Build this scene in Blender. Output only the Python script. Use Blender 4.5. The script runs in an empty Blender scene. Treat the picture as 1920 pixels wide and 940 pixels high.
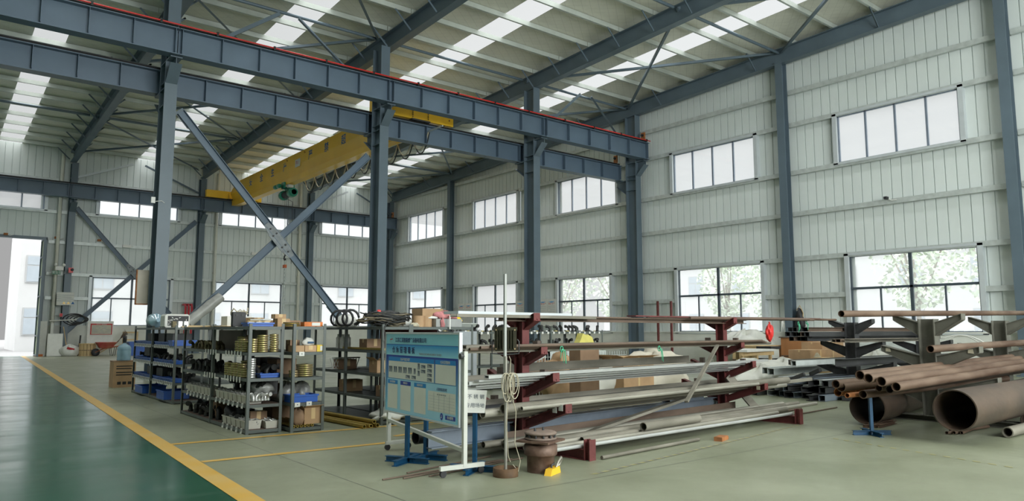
import bpy, math, random
from mathutils import Vector, Matrix
random.seed(7)
SC = bpy.context.scene
COL = SC.collection
PI = math.pi
# ------------------------------------------------------------------ camera
FPX, PITCH, YAW, EYE = 1350.0, 0.110, 0.6775, 1.2
cd = bpy.data.cameras.new('camera'); cam = bpy.data.objects.new('camera', cd); COL.objects.link(cam)
cd.sensor_fit = 'HORIZONTAL'; cd.sensor_width = 36.0; cd.lens = FPX/1920*36; cd.clip_end = 500
cam.location = (0, 0, EYE); cam.rotation_euler = (PI/2+PITCH, 0, -YAW)
SC.camera = cam
SC.view_settings.view_transform = 'Standard'; SC.view_settings.look = 'None'
SC.view_settings.gamma = 1; SC.view_settings.use_curve_mapping = False
SC.view_settings.exposure = 0.0
SC.cycles.max_bounces = 10; SC.cycles.diffuse_bounces = 5; SC.cycles.glossy_bounces = 3
SC.cycles.transparent_max_bounces = 12; SC.cycles.transmission_bounces = 6
SC.cycles.sample_clamp_indirect = 4.0
SC.cycles.caustics_reflective = False; SC.cycles.caustics_refractive = False

# ------------------------------------------------------------------ sky: bright overcast, brighter overhead, dimmer toward +Y
w = bpy.data.worlds.new('overcast_sky'); SC.world = w; w.use_nodes = True
nt = w.node_tree; N = nt.nodes; L = nt.links; N.clear()
tc = N.new('ShaderNodeTexCoord'); sx = N.new('ShaderNodeSeparateXYZ'); L.new(tc.outputs['Generated'], sx.inputs[0])
r1 = N.new('ShaderNodeValToRGB'); L.new(sx.outputs['X'], r1.inputs[0])
els = r1.color_ramp.elements
def lum(v, t=(1, 1, 1)): return (v*t[0], v*t[1], v*t[2], 1)
els[0].position = 0.0; els[0].color = lum(.39); els[1].position = .80; els[1].color = lum(.72, (.985, 1, 1.01))
for p, v in ((.25, .40), (.42, .54), (.62, .66)):
    e = els.new(p); e.color = lum(v)
r2 = N.new('ShaderNodeValToRGB'); L.new(sx.outputs['Z'], r2.inputs[0])
e2 = r2.color_ramp.elements
e2[0].position = .50; e2[0].color = (0, 0, 0, 1); e2[1].position = .95; e2[1].color = (1, 1, 1, 1)
r2.color_ramp.interpolation = 'EASE'
bk = N.new('ShaderNodeVectorMath'); bk.operation = 'DOT_PRODUCT'; bk.inputs[1].default_value = (-.35, -.94, 0); L.new(tc.outputs['Generated'], bk.inputs[0])
r3 = N.new('ShaderNodeValToRGB'); L.new(bk.outputs['Value'], r3.inputs[0])
e3 = r3.color_ramp.elements; e3[0].position = .1; e3[0].color = (0, 0, 0, 1); e3[1].position = .7; e3[1].color = (1, 1, 1, 1)
m1 = N.new('ShaderNodeMix'); m1.data_type = 'RGBA'; L.new(r2.outputs[0], m1.inputs['Factor']); L.new(r1.outputs[0], m1.inputs['A']); m1.inputs['B'].default_value = lum(13.0, (.98, 1, 1.0))
m2 = N.new('ShaderNodeMix'); m2.data_type = 'RGBA'; L.new(r3.outputs[0], m2.inputs['Factor']); L.new(m1.outputs['Result'], m2.inputs['A']); m2.inputs['B'].default_value = lum(1.9, (1.0, 1, .95))
bg = N.new('ShaderNodeBackground'); L.new(m2.outputs['Result'], bg.inputs[0]); bg.inputs[1].default_value = 1.0
ow = N.new('ShaderNodeOutputWorld'); L.new(bg.outputs[0], ow.inputs[0])
# added fill lamp behind the camera, brightens walls and steel from the front
def area(name, loc, to, sx_, sy_, e, col=(1, 1, .97)):
    a = bpy.data.lights.new(name, 'AREA'); a.shape = 'RECTANGLE'; a.size = sx_; a.size_y = sy_; a.energy = e; a.color = col
    o = bpy.data.objects.new(name, a); COL.objects.link(o); o.location = loc
    o.rotation_euler = (Vector(loc)-Vector(to)).to_track_quat('Z', 'Y').to_euler()
    return o
area('front_fill', (11, -9.4, 5.8), (18, 14, 6.2), 18, 7, 5700, (.95, 1, 1.0))

# ------------------------------------------------------------------ pixel -> point helpers (photo pixels, 1920x940)
_cp, _sp, _cy, _sy = math.cos(PITCH), math.sin(PITCH), math.cos(YAW), math.sin(YAW)
FW = Vector((_cp*_sy, _cp*_cy, _sp)); RT = Vector((_cy, -_sy, 0)); UP = RT.cross(FW); O = Vector((0, 0, EYE))
def ray(u, v): return FW*FPX + RT*(u-960) - UP*(v-470)
def atZ(u, v, z=0.0): d = ray(u, v); return O + d*((z-EYE)/d.z)
def atX(u, v, x): d = ray(u, v); return O + d*(x/d.x)
def atY(u, v, y): d = ray(u, v); return O + d*(y/d.y)
def onP(u, v, p, n): d = ray(u, v); p = Vector(p); n = Vector(n); return O + d*((p-O).dot(n)/d.dot(n))

# ------------------------------------------------------------------ materials
MATS = {}
def mat(name, col, rough=.5, metal=0.0, var=.12, scale=3.0, bump=0.0, bscale=40, coat=0.0, stain=None, trans=0.0, alpha=1.0, spec=.5, stretch=None):
    if name in MATS: return MATS[name]
    m = bpy.data.materials.new(name); m.use_nodes = True; t = m.node_tree; n = t.nodes; l = t.links
    b = n['Principled BSDF']; b.inputs['Roughness'].default_value = rough; b.inputs['Metallic'].default_value = metal
    b.inputs['Coat Weight'].default_value = coat; b.inputs['Coat Roughness'].default_value = .12
    b.inputs['Specular IOR Level'].default_value = spec
    b.inputs['Transmission Weight'].default_value = trans; b.inputs['Alpha'].default_value = alpha
    tcn = n.new('ShaderNodeTexCoord'); src = tcn.outputs['Object']
    if stretch:
        mp = n.new('ShaderNodeMapping'); mp.inputs['Scale'].default_value = stretch; l.new(src, mp.inputs[0]); src = mp.outputs[0]
    ns = n.new('ShaderNodeTexNoise'); ns.inputs['Scale'].default_value = scale; ns.inputs['Detail'].default_value = 5; l.new(src, ns.inputs['Vector'])
    rp = n.new('ShaderNodeValToRGB'); rp.color_ramp.elements[0].position = .3; rp.color_ramp.elements[1].position = .7
    c2 = stain if stain else tuple(min(1, c*(1+var)) for c in col)
    rp.color_ramp.elements[0].color = (*[c*(1-var) for c in col], 1); rp.color_ramp.elements[1].color = (*c2, 1)
    l.new(ns.outputs['Fac'], rp.inputs[0]); l.new(rp.outputs[0], b.inputs['Base Color'])
    if bump:
        nb = n.new('ShaderNodeTexNoise'); nb.inputs['Scale'].default_value = bscale; l.new(src, nb.inputs['Vector'])
        bp = n.new('ShaderNodeBump'); bp.inputs['Strength'].default_value = bump; bp.inputs['Distance'].default_value = .02
        l.new(nb.outputs['Fac'], bp.inputs['Height']); l.new(bp.outputs[0], b.inputs['Normal'])
    MATS[name] = m; return m
STEEL = mat('slate_blue_paint', (.108, .148, .180), .42, 0, .10, 1.2, .04)
BEAM = mat('slate_beam_paint', (.105, .152, .205), .45, 0, .10, 1.0, .04)
GUSS = mat('dull_gusset', (.20, .22, .23), .5, .2, .3, 6)
GALV = mat('galvanised_steel', (.56, .60, .58), .42, .25, .12, 6, .05)
PURL = mat('galvanised_purlin', (.52, .56, .52), .40, .2, .10, 2, .03)
PANEL = mat('grey_white_wall_sheet', (.70, .75, .73), .5, 0, .04, .7)
BRICK = mat('white_painted_masonry', (.66, .67, .62), .8, 0, .08, 1.5, .1)
BOARDW = mat('ivory_stand_paint', (.53, .54, .49), .45, 0, .06, 6)
WHITEP = mat('white_enamel', (.72, .72, .68), .4, 0, .05, 5)
IVORY = mat('ivory_downpipe', (.62, .62, .54), .45, 0, .05, 3)
DARKAL = mat('dark_aluminium', (.07, .09, .11), .4, .2, .1, 5)
WHITEAL = mat('pale_aluminium_trim', (.60, .64, .66), .4, .2, .06, 3)
YEL = mat('crane_yellow', (.90, .53, .03), .38, 0, .06, 1.2, coat=.2)
GREEN = mat('hoist_green', (.012, .22, .14), .35, 0, .15, 6, coat=.3)
BLACK = mat('black_rubber', (.018, .018, .020), .55, 0, .3, 8)
REDP = mat('red_conductor', (.55, .02, .015), .4, 0, .1, 3)
REDPIPE = mat('red_pipe_paint', (.42, .02, .03), .4)
MAROON = mat('maroon_primer', (.135, .032, .030), .6, 0, .25, 9, .1)
OLIVE = mat('olive_grey_primer', (.115, .112, .090), .6, 0, .15, 5, .1)
RUST = mat('rusty_pipe', (.105, .052, .028), .62, .1, .35, 7, .15, 25, stain=(.165, .110, .075), stretch=(.25, 1, 1))
RUSTB = mat('bright_rust', (.33, .13, .045), .75, .1, .4, 12, .15)
RUSTD = mat('dark_mill_pipe', (.045, .035, .027), .55, .1, .3, 3, .12, 20, stain=(.095, .062, .042), stretch=(.4, 1, 1))
STAIN = mat('stainless_bar', (.37, .35, .295), .38, .45, .2, 6, .04, 40, stretch=(.3, 1, 1))
ALUB = mat('bright_aluminium_bar', (.46, .47, .455), .38, .4, .15, 7, .03, 40, stretch=(.3, 1, 1))
DUSTY = mat('dusty_steel_section', (.160, .148, .112), .62, .2, .3, 5, .1, 30, stain=(.26, .24, .195), stretch=(.3, 1, 1))
DARKS = mat('dark_steel_section', (.045, .046, .047), .55, .2, .3, 6, .1, 30, stretch=(.3, 1, 1))
BLUEST = mat('blue_grey_steel', (.20, .235, .28), .5, .2, .15, 4, .05)
BROWNB = mat('brown_oxide_bar', (.13, .090, .065), .6, .15, .25, 6, .1, 30, stretch=(.3, 1, 1))
SHELF = mat('grey_green_shelf_paint', (.090, .105, .097), .45, 0, .12, 5)
DECK = mat('brown_shelf_board', (.13, .085, .065), .7, 0, .2, 5)
TAG = mat('white_card', (.66, .66, .62), .6, 0, .04, 10)
BINW = mat('cream_plastic_bin', (.52, .50, .44), .5, 0, .06, 8)
BINB = mat('blue_plastic_bin', (.02, .10, .42), .42, 0, .1, 6)
ZINC = mat('yellow_zinc_flange', (.46, .45, .11), .35, .6, .35, 22, stain=(.52, .38, .25))
ZINCW = mat('white_zinc_fitting', (.62, .62, .60), .35, .75, .2, 25)
BRASS = mat('brass_tube', (.46, .33, .08), .38, .7, .15, 9)
CARD = mat('brown_cardboard', (.42, .27, .15), .8, 0, .1, 5)
CARDD = mat('dark_cardboard', (.27, .17, .105), .85, 0, .15, 5)
WOOD = mat('plywood_crate', (.37, .165, .065), .6, 0, .15, 3, .05, 30, stretch=(1, 1, .2))
WOODL = mat('pale_pine', (.58, .42, .22), .65, 0, .12, 4, .05, 30, stretch=(1, 1, .3))
FILM = mat('white_plastic_sheeting', (.68, .68, .62), .45, 0, .08, 3)
POLY = mat('crumpled_clear_film', (.30, .30, .28), .3, 0, .35, 9)
CASTB = mat('black_iron_fitting', (.022, .022, .021), .5, .3, .3, 12)
ORANGE = mat('orange_carton', (.62, .17, .03), .6, 0, .2, 14)
YBAG = mat('yellow_plastic_bag', (.72, .52, .03), .4, 0, .1, 8)
YBAGP = mat('pale_yellow_bag', (.66, .60, .16), .45, 0, .1, 8)
PINK = mat('pink_cloth', (.50, .20, .20), .85, 0, .3, 12)
BLUEP = mat('blue_stand_paint', (.006, .058, .13), .42, 0, .15, 6)
REDPL = mat('red_plastic', (.70, .035, .03), .35, 0, .12, 8)
CABLE = mat('black_cable', (.022, .023, .022), .5, 0, .3, 5)
CABLEY = mat('brown_cable', (.17, .14, .085), .55, 0, .3, 5)
ROPE = mat('pale_rope', (.42, .38, .28), .8, 0, .1, 20)
GTWINE = mat('green_twine', (.06, .36, .20), .7, 0, .1, 20)
WATER = mat('blue_water_bottle', (.38, .60, .74), .12, 0, .1, 6, trans=.45)
NAVYT = mat('navy_print', (.012, .022, .13), .6)
BLKT = mat('black_print', (.02, .02, .02), .6)
REDT = mat('red_print', (.55, .03, .04), .6)
BLUET = mat('blue_print', (.01, .12, .35), .6)
GREYT = mat('grey_print', (.12, .14, .17), .6)
LGREYT = mat('light_grey_print', (.33, .36, .38), .6)

# ------------------------------------------------------------------ mesh builder
class MB:
    def __init__(s): s.v = []; s.f = []; s.sm = []
    def add(s, vs, fs, smooth=False):
        k = len(s.v); s.v += [tuple(p) for p in vs]; s.f += [tuple(i+k for i in f) for f in fs]; s.sm += [smooth]*len(fs); return s
    def box(s, a, b):
        (x0, y0, z0), (x1, y1, z1) = a, b
        if x0 > x1: x0, x1 = x1, x0
        if y0 > y1: y0, y1 = y1, y0
        if z0 > z1: z0, z1 = z1, z0
        return s.add([(x0,y0,z0),(x1,y0,z0),(x1,y1,z0),(x0,y1,z0),(x0,y0,z1),(x1,y0,z1),(x1,y1,z1),(x0,y1,z1)],
              [(0,3,2,1),(4,5,6,7),(0,1,5,4),(1,2,6,5),(2,3,7,6),(3,0,4,7)])
    def cbox(s, c, size, rz=0.0, rx=0.0, ry=0.0):
        M = Matrix.Rotation(rz, 3, 'Z') @ Matrix.Rotation(ry, 3, 'Y') @ Matrix.Rotation(rx, 3, 'X'); h = Vector(size)/2; c = Vector(c)
        vs = [c+M@Vector((i*h.x, j*h.y, k*h.z)) for k in (-1, 1) for i, j in ((-1,-1),(1,-1),(1,1),(-1,1))]
        return s.add(vs, [(0,3,2,1),(4,5,6,7),(0,1,5,4),(1,2,6,5),(2,3,7,6),(3,0,4,7)])
    def frame(s, p0, p1, up):
        d = (Vector(p1)-Vector(p0)).normalized(); u = Vector(up); u = (u-d*u.dot(d))
        if u.length < 1e-5: u = Vector((1, 0, 0)); u = u-d*u.dot(d)
        u.normalize(); return d, u, d.cross(u)
    def prism(s, prof, p0, p1, up=(0, 0, 1), smooth=False):
        # prof: (side, up) outline swept from p0 to p1
        d, u, r = s.frame(p0, p1, up); n = len(prof); vs = []
        for P in (Vector(p0), Vector(p1)): vs += [P+r*a+u*b for a, b in prof]
        fs = [(i, (i+1) % n, n+(i+1) % n, n+i) for i in range(n)]
        k = len(s.f); s.add(vs, fs, smooth); s.add(vs, [tuple(range(n))[::-1], tuple(range(n, 2*n))]); return s
    def bar(s, p0, p1, wd, ht, up=(0, 0, 1)):
        a, b = wd/2, ht/2; return s.prism([(-a,-b),(a,-b),(a,b),(-a,b)], p0, p1, up)
    def ibeam(s, p0, p1, ht, wd, tf=.02, tw=.012, up=(0, 0, 1)):
        a, b, t = wd/2, ht/2, tw/2
        return s.prism([(-a,-b),(a,-b),(a,-b+tf),(t,-b+tf),(t,b-tf),(a,b-tf),(a,b),(-a,b),(-a,b-tf),(-t,b-tf),(-t,-b+tf),(-a,-b+tf)], p0, p1, up)
    def chan(s, p0, p1, ht, wd, t=.01, up=(0, 0, 1), flip=1):
        b = ht/2; q = [(0,-b),(wd,-b),(wd,-b+t),(t,-b+t),(t,b-t),(wd,b-t),(wd,b),(0,b)]
        return s.prism([(x*flip, y) for x, y in q], p0, p1, up)
    def angle(s, p0, p1, a, t=.006, up=(0, 0, 1), flip=1):
        return s.prism([(x*flip, y) for x, y in [(0,0),(a,0),(a,t),(t,t),(t,a),(0,a)]], p0, p1, up)
    def tube(s, pts, r, seg=8, caps=True):
        pts = [Vector(p) for p in pts]; n = len(pts); rr = r if isinstance(r, (list, tuple)) else [r]*n
        d0 = (pts[1]-pts[0]).normalized(); u = Vector((0, 0, 1)) if abs(d0.z) < .9 else Vector((1, 0, 0)); vs = []
        for i, p in enumerate(pts):
            d = (pts[min(i+1, n-1)]-pts[max(i-1, 0)]).normalized(); u = (u-d*u.dot(d)).normalized(); q = d.cross(u)
            for j in range(seg): a = 2*PI*j/seg; vs.append(p+(u*math.cos(a)+q*math.sin(a))*rr[i])
        fs = [(i*seg+j, i*seg+(j+1) % seg, (i+1)*seg+(j+1) % seg, (i+1)*seg+j) for i in range(n-1) for j in range(seg)]
        s.add(vs, fs, True)
        if caps: s.add(vs[:seg], [tuple(range(seg))[::-1]]); s.add(vs[-seg:], [tuple(range(seg))])
        return s
    def pipe(s, p0, p1, r, wall=.006, seg=18, up=(0, 0, 1)):
        d, u, q = s.frame(p0, p1, up); vs = []
        for P, R in ((p0, r), (p1, r), (p1, r-wall), (p0, r-wall)):
            for j in range(seg): a = 2*PI*j/seg; vs.append(Vector(P)+(u*math.cos(a)+q*math.sin(a))*R)
        for k in range(4):
            k2 = (k+1) % 4
            s.add(vs, [(k*seg+j, k2*seg+j, k2*seg+(j+1) % seg, k*seg+(j+1) % seg) for j in range(seg)], k in (0, 2))
        return s
    def lathe(s, c, prof, seg=20, axis='Z', smooth=True):
        c = Vector(c); vs = []; n = len(prof)
        for r, z in prof:
            for j in range(seg):
                a = 2*PI*j/seg
                if axis == 'Z': p = Vector((r*math.cos(a), r*math.sin(a), z))
                elif axis == 'X': p = Vector((z, r*math.cos(a), r*math.sin(a)))
                else: p = Vector((r*math.cos(a), z, r*math.sin(a)))
                vs.append(c+p)
        s.add(vs, [(i*seg+j, i*seg+(j+1) % seg, (i+1)*seg+(j+1) % seg, (i+1)*seg+j) for i in range(n-1) for j in range(seg)], smooth)
        if prof[0][0] > 1e-6: s.add(vs[:seg], [tuple(range(seg))[::-1]])
        if prof[-1][0] > 1e-6: s.add(vs[-seg:], [tuple(range(seg))])
        return s
    def plate(s, pts, nrm, th):
        n = len(pts); o = Vector(nrm).normalized()*th; vs = [Vector(p) for p in pts]+[Vector(p)+o for p in pts]
        return s.add(vs, [tuple(range(n))[::-1], tuple(range(n, 2*n))]+[(i, (i+1) % n, n+(i+1) % n, n+i) for i in range(n)])
    def blob(s, c, size, seed=0, amp=.25, nu=18, nv=10, flat=True):
        rnd = random.Random(seed); ph = [(rnd.uniform(0, 6.28), rnd.uniform(0, 6.28), rnd.randint(2, 6), rnd.randint(1, 4)) for _ in range(6)]
        vs = []
        for i in range(nv+1):
            th = PI*i/nv
            for j in range(nu):
                a = 2*PI*j/nu; k = 1+amp*sum(math.sin(m*a+p)*math.sin(n_*th+q) for p, q, m, n_ in ph)/2.2
                k *= 1+rnd.uniform(-amp, amp)*.25
                z = math.cos(th)*k
                if flat and z < -.55: z = -.55
                vs.append((c[0]+size[0]*math.sin(th)*math.cos(a)*k, c[1]+size[1]*math.sin(th)*math.sin(a)*k, c[2]+size[2]*(z+.55)/1.55))
        return s.add(vs, [(i*nu+j, (i+1)*nu+j, (i+1)*nu+(j+1) % nu, i*nu+(j+1) % nu) for i in range(nv) for j in range(nu)], True)
    def build(s, name, m, parent=None, loc=None):
        me = bpy.data.meshes.new(name); vs = s.v
        if loc is not None: lv = Vector(loc); vs = [(p[0]-lv.x, p[1]-lv.y, p[2]-lv.z) for p in vs]
        me.from_pydata(vs, [], s.f); me.polygons.foreach_set('use_smooth', s.sm); me.materials.append(m); me.validate(); me.update()
        o = bpy.data.objects.new(name, me); COL.objects.link(o)
        if loc is not None: o.location = loc
        if parent is not None: o.parent = parent
        return o
def tag(o, label=None, cat=None, group=None, kind=None):
    if label: o['label'] = label
    if cat: o['category'] = cat
    if group: o['group'] = group
    if kind: o['kind'] = kind
    return o
def empty(name, loc, label=None, cat=None, group=None, rz=0.0):
    o = bpy.data.objects.new(name, None); COL.objects.link(o); o.location = loc; o.rotation_euler.z = rz; o.empty_display_size = .1
    return tag(o, label, cat, group)
def struct(name, mb, m, parent=None):
    o = mb.build(name, m, parent)
    if parent is None: o['kind'] = 'structure'
    return o
KIDS = {}
def dup(o, loc=None, rz=None, label=None, group=None, parent=None):
    c = o.copy(); COL.objects.link(c)
    if parent is not None: c.parent = parent
    if loc is not None: c.location = loc
    if rz is not None: c.rotation_euler.z = rz
    if label: c['label'] = label
    if group: c['group'] = group
    for ch in o.children: dup(ch, parent=c)
    return c
def text(name, body, m, size, origin, right, up, parent=None, align='CENTER', depth=.0006, bold=False):
    # real lettering: glyph outlines turned to a thin mesh; right/up give the reading plane
    c = bpy.data.curves.new(name, 'FONT'); c.body = body; c.size = size; c.align_x = align; c.align_y = 'CENTER'; c.extrude = depth/2
    if bold: c.offset = size*.012
    o = bpy.data.objects.new(name, c); COL.objects.link(o); bpy.context.view_layer.update()
    me = bpy.data.meshes.new_from_object(o.evaluated_get(bpy.context.evaluated_depsgraph_get())); bpy.data.objects.remove(o)
    r = Vector(right).normalized(); u = Vector(up); u = (u-r*u.dot(r)).normalized(); nn = r.cross(u)
    M = Matrix((r, u, nn)).transposed(); Og = Vector(origin)
    for v in me.vertices: v.co = M @ v.co + Og
    me.materials.clear(); me.materials.append(m); me.name = name
    q = bpy.data.objects.new(name, me); COL.objects.link(q)
    if parent is not None: q.parent = parent
    return q
ORD = ['first', 'second', 'third', 'fourth', 'fifth', 'sixth', 'seventh', 'eighth', 'ninth', 'tenth', 'eleventh', 'twelfth', 'thirteenth', 'fourteenth', 'fifteenth', 'sixteenth', 'seventeenth', 'eighteenth', 'nineteenth', 'twentieth', 'twenty-first', 'twenty-second', 'twenty-third', 'twenty-fourth', 'twenty-fifth', 'twenty-sixth', 'twenty-seventh', 'twenty-eighth', 'twenty-ninth', 'thirtieth']
# ================================================================== SHELL
XG, YB = 22.4, 40.0            # inside faces of the gable wall and of the long back wall
X0, Y0 = -14.0, -10.0
def lineX(y): return 1.83+(y-5.3)*(3.42-1.83)/(42-5.3)
# floor: grey-green epoxy right of the painted line, deep green walkway left of it
fm = bpy.data.materials.new('painted_epoxy_floor'); fm.use_nodes = True; t = fm.node_tree; n = t.nodes; l = t.links; b = n['Principled BSDF']
tc = n.new('ShaderNodeTexCoord'); sp = n.new('ShaderNodeSeparateXYZ'); l.new(tc.outputs['Object'], sp.inputs[0])
def math_(op, a, b_=None):
    q = n.new('ShaderNodeMath'); q.operation = op
    for i, z in enumerate((a, b_)):
        if z is None: continue
        if isinstance(z, (int, float)): q.inputs[i].default_value = z
        else: l.new(z, q.inputs[i])
    return q.outputs[0]
sl = (3.42-1.83)/(42-5.3)
d_ = math_('SUBTRACT', sp.outputs['X'], math_('ADD', math_('MULTIPLY', sp.outputs['Y'], sl), 1.83-5.3*sl))
isg = math_('LESS_THAN', d_, 0.0)
def noise(scale, detail=6, stretch=None, rough=.6):
    q = n.new('ShaderNodeTexNoise'); q.inputs['Scale'].default_value = scale; q.inputs['Detail'].default_value = detail; q.inputs['Roughness'].default_value = rough
    if stretch: mp = n.new('ShaderNodeMapping'); mp.inputs['Scale'].default_value = stretch; l.new(tc.outputs['Object'], mp.inputs[0]); l.new(mp.outputs[0], q.inputs[0])
    else: l.new(tc.outputs['Object'], q.inputs[0])
    return q.outputs['Fac']
def ramp(f, stops):
    q = n.new('ShaderNodeValToRGB'); l.new(f, q.inputs[0]); e = q.color_ramp.elements
    e[0].position, e[0].color = stops[0][0], (*stops[0][1], 1); e[1].position, e[1].color = stops[-1][0], (*stops[-1][1], 1)
    for p, c in stops[1:-1]: k = e.new(p); k.color = (*c, 1)
    return q.outputs[0]
def mixc(f, a, b_):
    q = n.new('ShaderNodeMix'); q.data_type = 'RGBA'; l.new(f, q.inputs['Factor'])
    for k, z in (('A', a), ('B', b_)):
        if isinstance(z, tuple): q.inputs[k].default_value = (*z, 1)
        else: l.new(z, q.inputs[k])
    return q.outputs['Result']
green = ramp(noise(.55), [(.3, (.010, .062, .034)), (.55, (.016, .085, .050)), (.75, (.045, .11, .075))])
scuff = ramp(noise(2.2, 8, (.25, 2.2, 1), .75), [(.50, (0, 0, 0)), (.72, (.5, .5, .5))])
green = mixc(scuff, green, (.10, .145, .115))
beige = ramp(noise(.45), [(.28, (.170, .185, .118)), (.52, (.225, .240, .165)), (.75, (.285, .300, .215))])
stn = ramp(noise(3.2, 8, None, .7), [(.56, (0, 0, 0)), (.80, (.45, .45, .45))])
beige = mixc(stn, beige, (.15, .14, .10))
# saw-cut joints in the slab
jo = math_('LESS_THAN', math_('ABSOLUTE', math_('SUBTRACT', math_('FRACT', math_('DIVIDE', math_('ADD', sp.outputs['Y'], math_('MULTIPLY', sp.outputs['X'], .01)), 6.0)), .72)), .0012)
jx = math_('LESS_THAN', math_('ABSOLUTE', math_('SUBTRACT', math_('FRACT', math_('DIVIDE', sp.outputs['X'], 6.0)), .45)), .0010)
jm = math_('MULTIPLY', math_('MAXIMUM', jo, jx), .75)
colr = mixc(jm, mixc(isg, beige, green), (.06, .065, .05))
l.new(colr, b.inputs['Base Color'])
rr = ramp(noise(1.4, 7), [(.3, (.30, .30, .30)), (.75, (.52, .52, .52))]); rg = ramp(noise(1.1, 6, (.6, 1.4, 1)), [(.3, (.13, .13, .13)), (.75, (.30, .30, .30))]); l.new(mixc(isg, rr, rg), b.inputs['Roughness'])
b.inputs['Specular IOR Level'].default_value = .6; b.inputs['Coat Weight'].default_value = .08; b.inputs['Coat Roughness'].default_value = .16
fl = MB(); fl.add([(X0, Y0, 0), (XG+.3, Y0, 0), (XG+.3, YB+.3, 0), (X0, YB+.3, 0)], [(0, 1, 2, 3)])
struct('floor', fl, fm)
YLINE = mat('yellow_floor_paint', (.62, .36, .05), .42, 0, .12, 3, stain=(.55, .37, .12), spec=.6)
nt_ = 0
def trim(mb, m, name=None):
    global nt_; nt_ += 1; return struct('trim_%d' % nt_, mb, m)
q = MB(); q.add([(lineX(-3)-.07, -3, .003), (lineX(-3)+.09, -3, .003), (lineX(42)+.09, 42, .003), (lineX(42)-.07, 42, .003)], [(0, 1, 2, 3)]); q.v = [(x, min(y, YB), z) for x, y, z in q.v]; trim(q, YLINE)
for (a, b2) in ((atZ(322, 834), atZ(760, 797)), (atZ(378, 867), atZ(735, 830))):
    d = (b2-a); d.z = 0; a = a-d*.0; e = a+d.normalized()*3.2; s_ = d.normalized().cross(Vector((0, 0, 1)))*.045
    q = MB(); q.add([a-s_+Vector((0,0,.003)), e-s_+Vector((0,0,.003)), e+s_+Vector((0,0,.003)), a+s_+Vector((0,0,.003))], [(3, 2, 1, 0)]); trim(q, YLINE)
a, b2 = atZ(735, 832), atZ(1480, 706)
for i in range(1):
    q = MB(); p = Vector((4.2, 7.35, .003)); e = Vector((15.5, 9.2, .003)); s_ = (e-p).normalized().cross(Vector((0,0,1)))*.04
    q.add([p-s_, e-s_, e+s_, p+s_], [(3, 2, 1, 0)]); trim(q, YLINE)
# hazard tape dashes on the floor in front of the stock racks, one worn strip
HAZ = mat('worn_hazard_tape', (.30, .28, .13), .6, 0, .15, 9)
HAZ2 = mat('worn_grey_tape', (.16, .16, .13), .6, 0, .2, 9)
def hazard(p, e, m_, off):
    q = MB(); d = (e-p); Ln = d.length; d.normalize(); s_ = d.cross(Vector((0,0,1)))*.018; k = 0; x = off
    while x < Ln-.1:
        a_ = p+d*x; b_ = p+d*(x+.07); sh = d*.03
        q.add([a_-s_, b_-s_, b_+s_+sh, a_+s_+sh], [(3, 2, 1, 0)]); x += .14
    trim(q, m_)
hp, he = atZ(1110, 890, .003), atZ(1500, 797, .003)
hazard(hp, he, HAZ, 0); hazard(hp, he, HAZ2, .07)
hp, he = atZ(1560, 822, .003), atZ(1918, 880, .003)
hazard(hp, he, HAZ, 0)
# ---- corrugated sheet walls with window holes, ribs and seams as real folds
def sheet_wall(name, L0, L1, zb, ztop, holes, place, inward, pitch=.30):
    q = MB(); k = 0; x = L0
    prof = [(0, 0), (pitch*.84, 0), (pitch*.86, -.04), (pitch*.92, -.04), (pitch*.94, 0)]
    while x < L1-1e-6:
        xe = min(x+pitch, L1)
        cuts = sorted([(h[2], h[3]) for h in holes if h[0] < (x+xe)/2 < h[1]]); zz = zb; segs = []
        for c0, c1 in cuts:
            if c0 > zz: segs.append((zz, c0, 0))
            zz = max(zz, c1)
        segs.append((zz, None, 1))
        pr_ = prof+[(pitch, 0)]
        for z0, z1, top in segs:
            for (a0, d0), (a1, d1) in zip(pr_[:-1], pr_[1:]):
                xa, xb = x+a0, min(x+a1, L1)
                if xa >= L1: continue
                za, zb_ = (ztop(xa), ztop(xb)) if top else (z1, z1)
                q.add([place(xa, z0, d0), place(xb, z0, d1), place(xb, zb_, d1), place(xa, za, d0)], [(0, 1, 2, 3)])
        x += pitch
    o = struct(name, q, PANEL)
    return o
def roofz(y): return 9.2+.040*(YB-y)+.72
gw_lo = [(7.33, 10.93), (14.02, 17.62), (21.2, 24.45), (27.5, 31.05), (34.2, 37.82), (.7, 4.3), (-6, -2.4)]
gw_hi = [(7.55, 11.10), (14.12, 17.72), (20.78, 24.45), (27.45, 31.12), (34.12, 37.85), (.85, 4.4), (-5.8, -2.3)]
gh = [(a, b_, 1.12, 3.52) for a, b_ in gw_lo]+[(a, b_, 6.53, 8.08) for a, b_ in gw_hi]
sheet_wall('wall_right', -9.9, YB+.15, 1.1, roofz, gh, lambda s_, z, d: (XG+.14-d, s_, z), -1)
bw_lo = [(6.0, 9.54), (11.8, 15.4), (17.84, 21.1)]
bw_hi = [(.25, 3.84), (6.1, 9.72), (11.95, 15.67), (17.67, 21.3)]
bh = [(a, b_, 1.40, 3.76) for a, b_ in bw_lo]+[(a, b_, 6.85, 8.25) for a, b_ in bw_hi]+[(-3.0, 3.92, -.1, 5.42)]
sheet_wall('wall_back', -14, XG+.1, 1.4, lambda s_: roofz(YB), bh, lambda s_, z, d: (s_, YB+.14-d, z), -1)
q = MB(); q.box((XG-.02, -9.9, 0), (XG+.25, YB+.2, 1.10)); q.box((XG-.06, -9.9, 1.10), (XG+.25, YB, 1.14)); struct('wall_right_plinth', q, BRICK)
q = MB(); q.box((3.95, YB-.02, 0), (XG+.2, YB+.25, 1.36)); q.box((3.95, YB-.06, 1.36), (XG+.2, YB+.25, 1.41)); q.box((-14, YB-.02, 0), (-3.0, YB+.25, 1.36)); struct('wall_back_plinth', q, BRICK)
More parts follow.
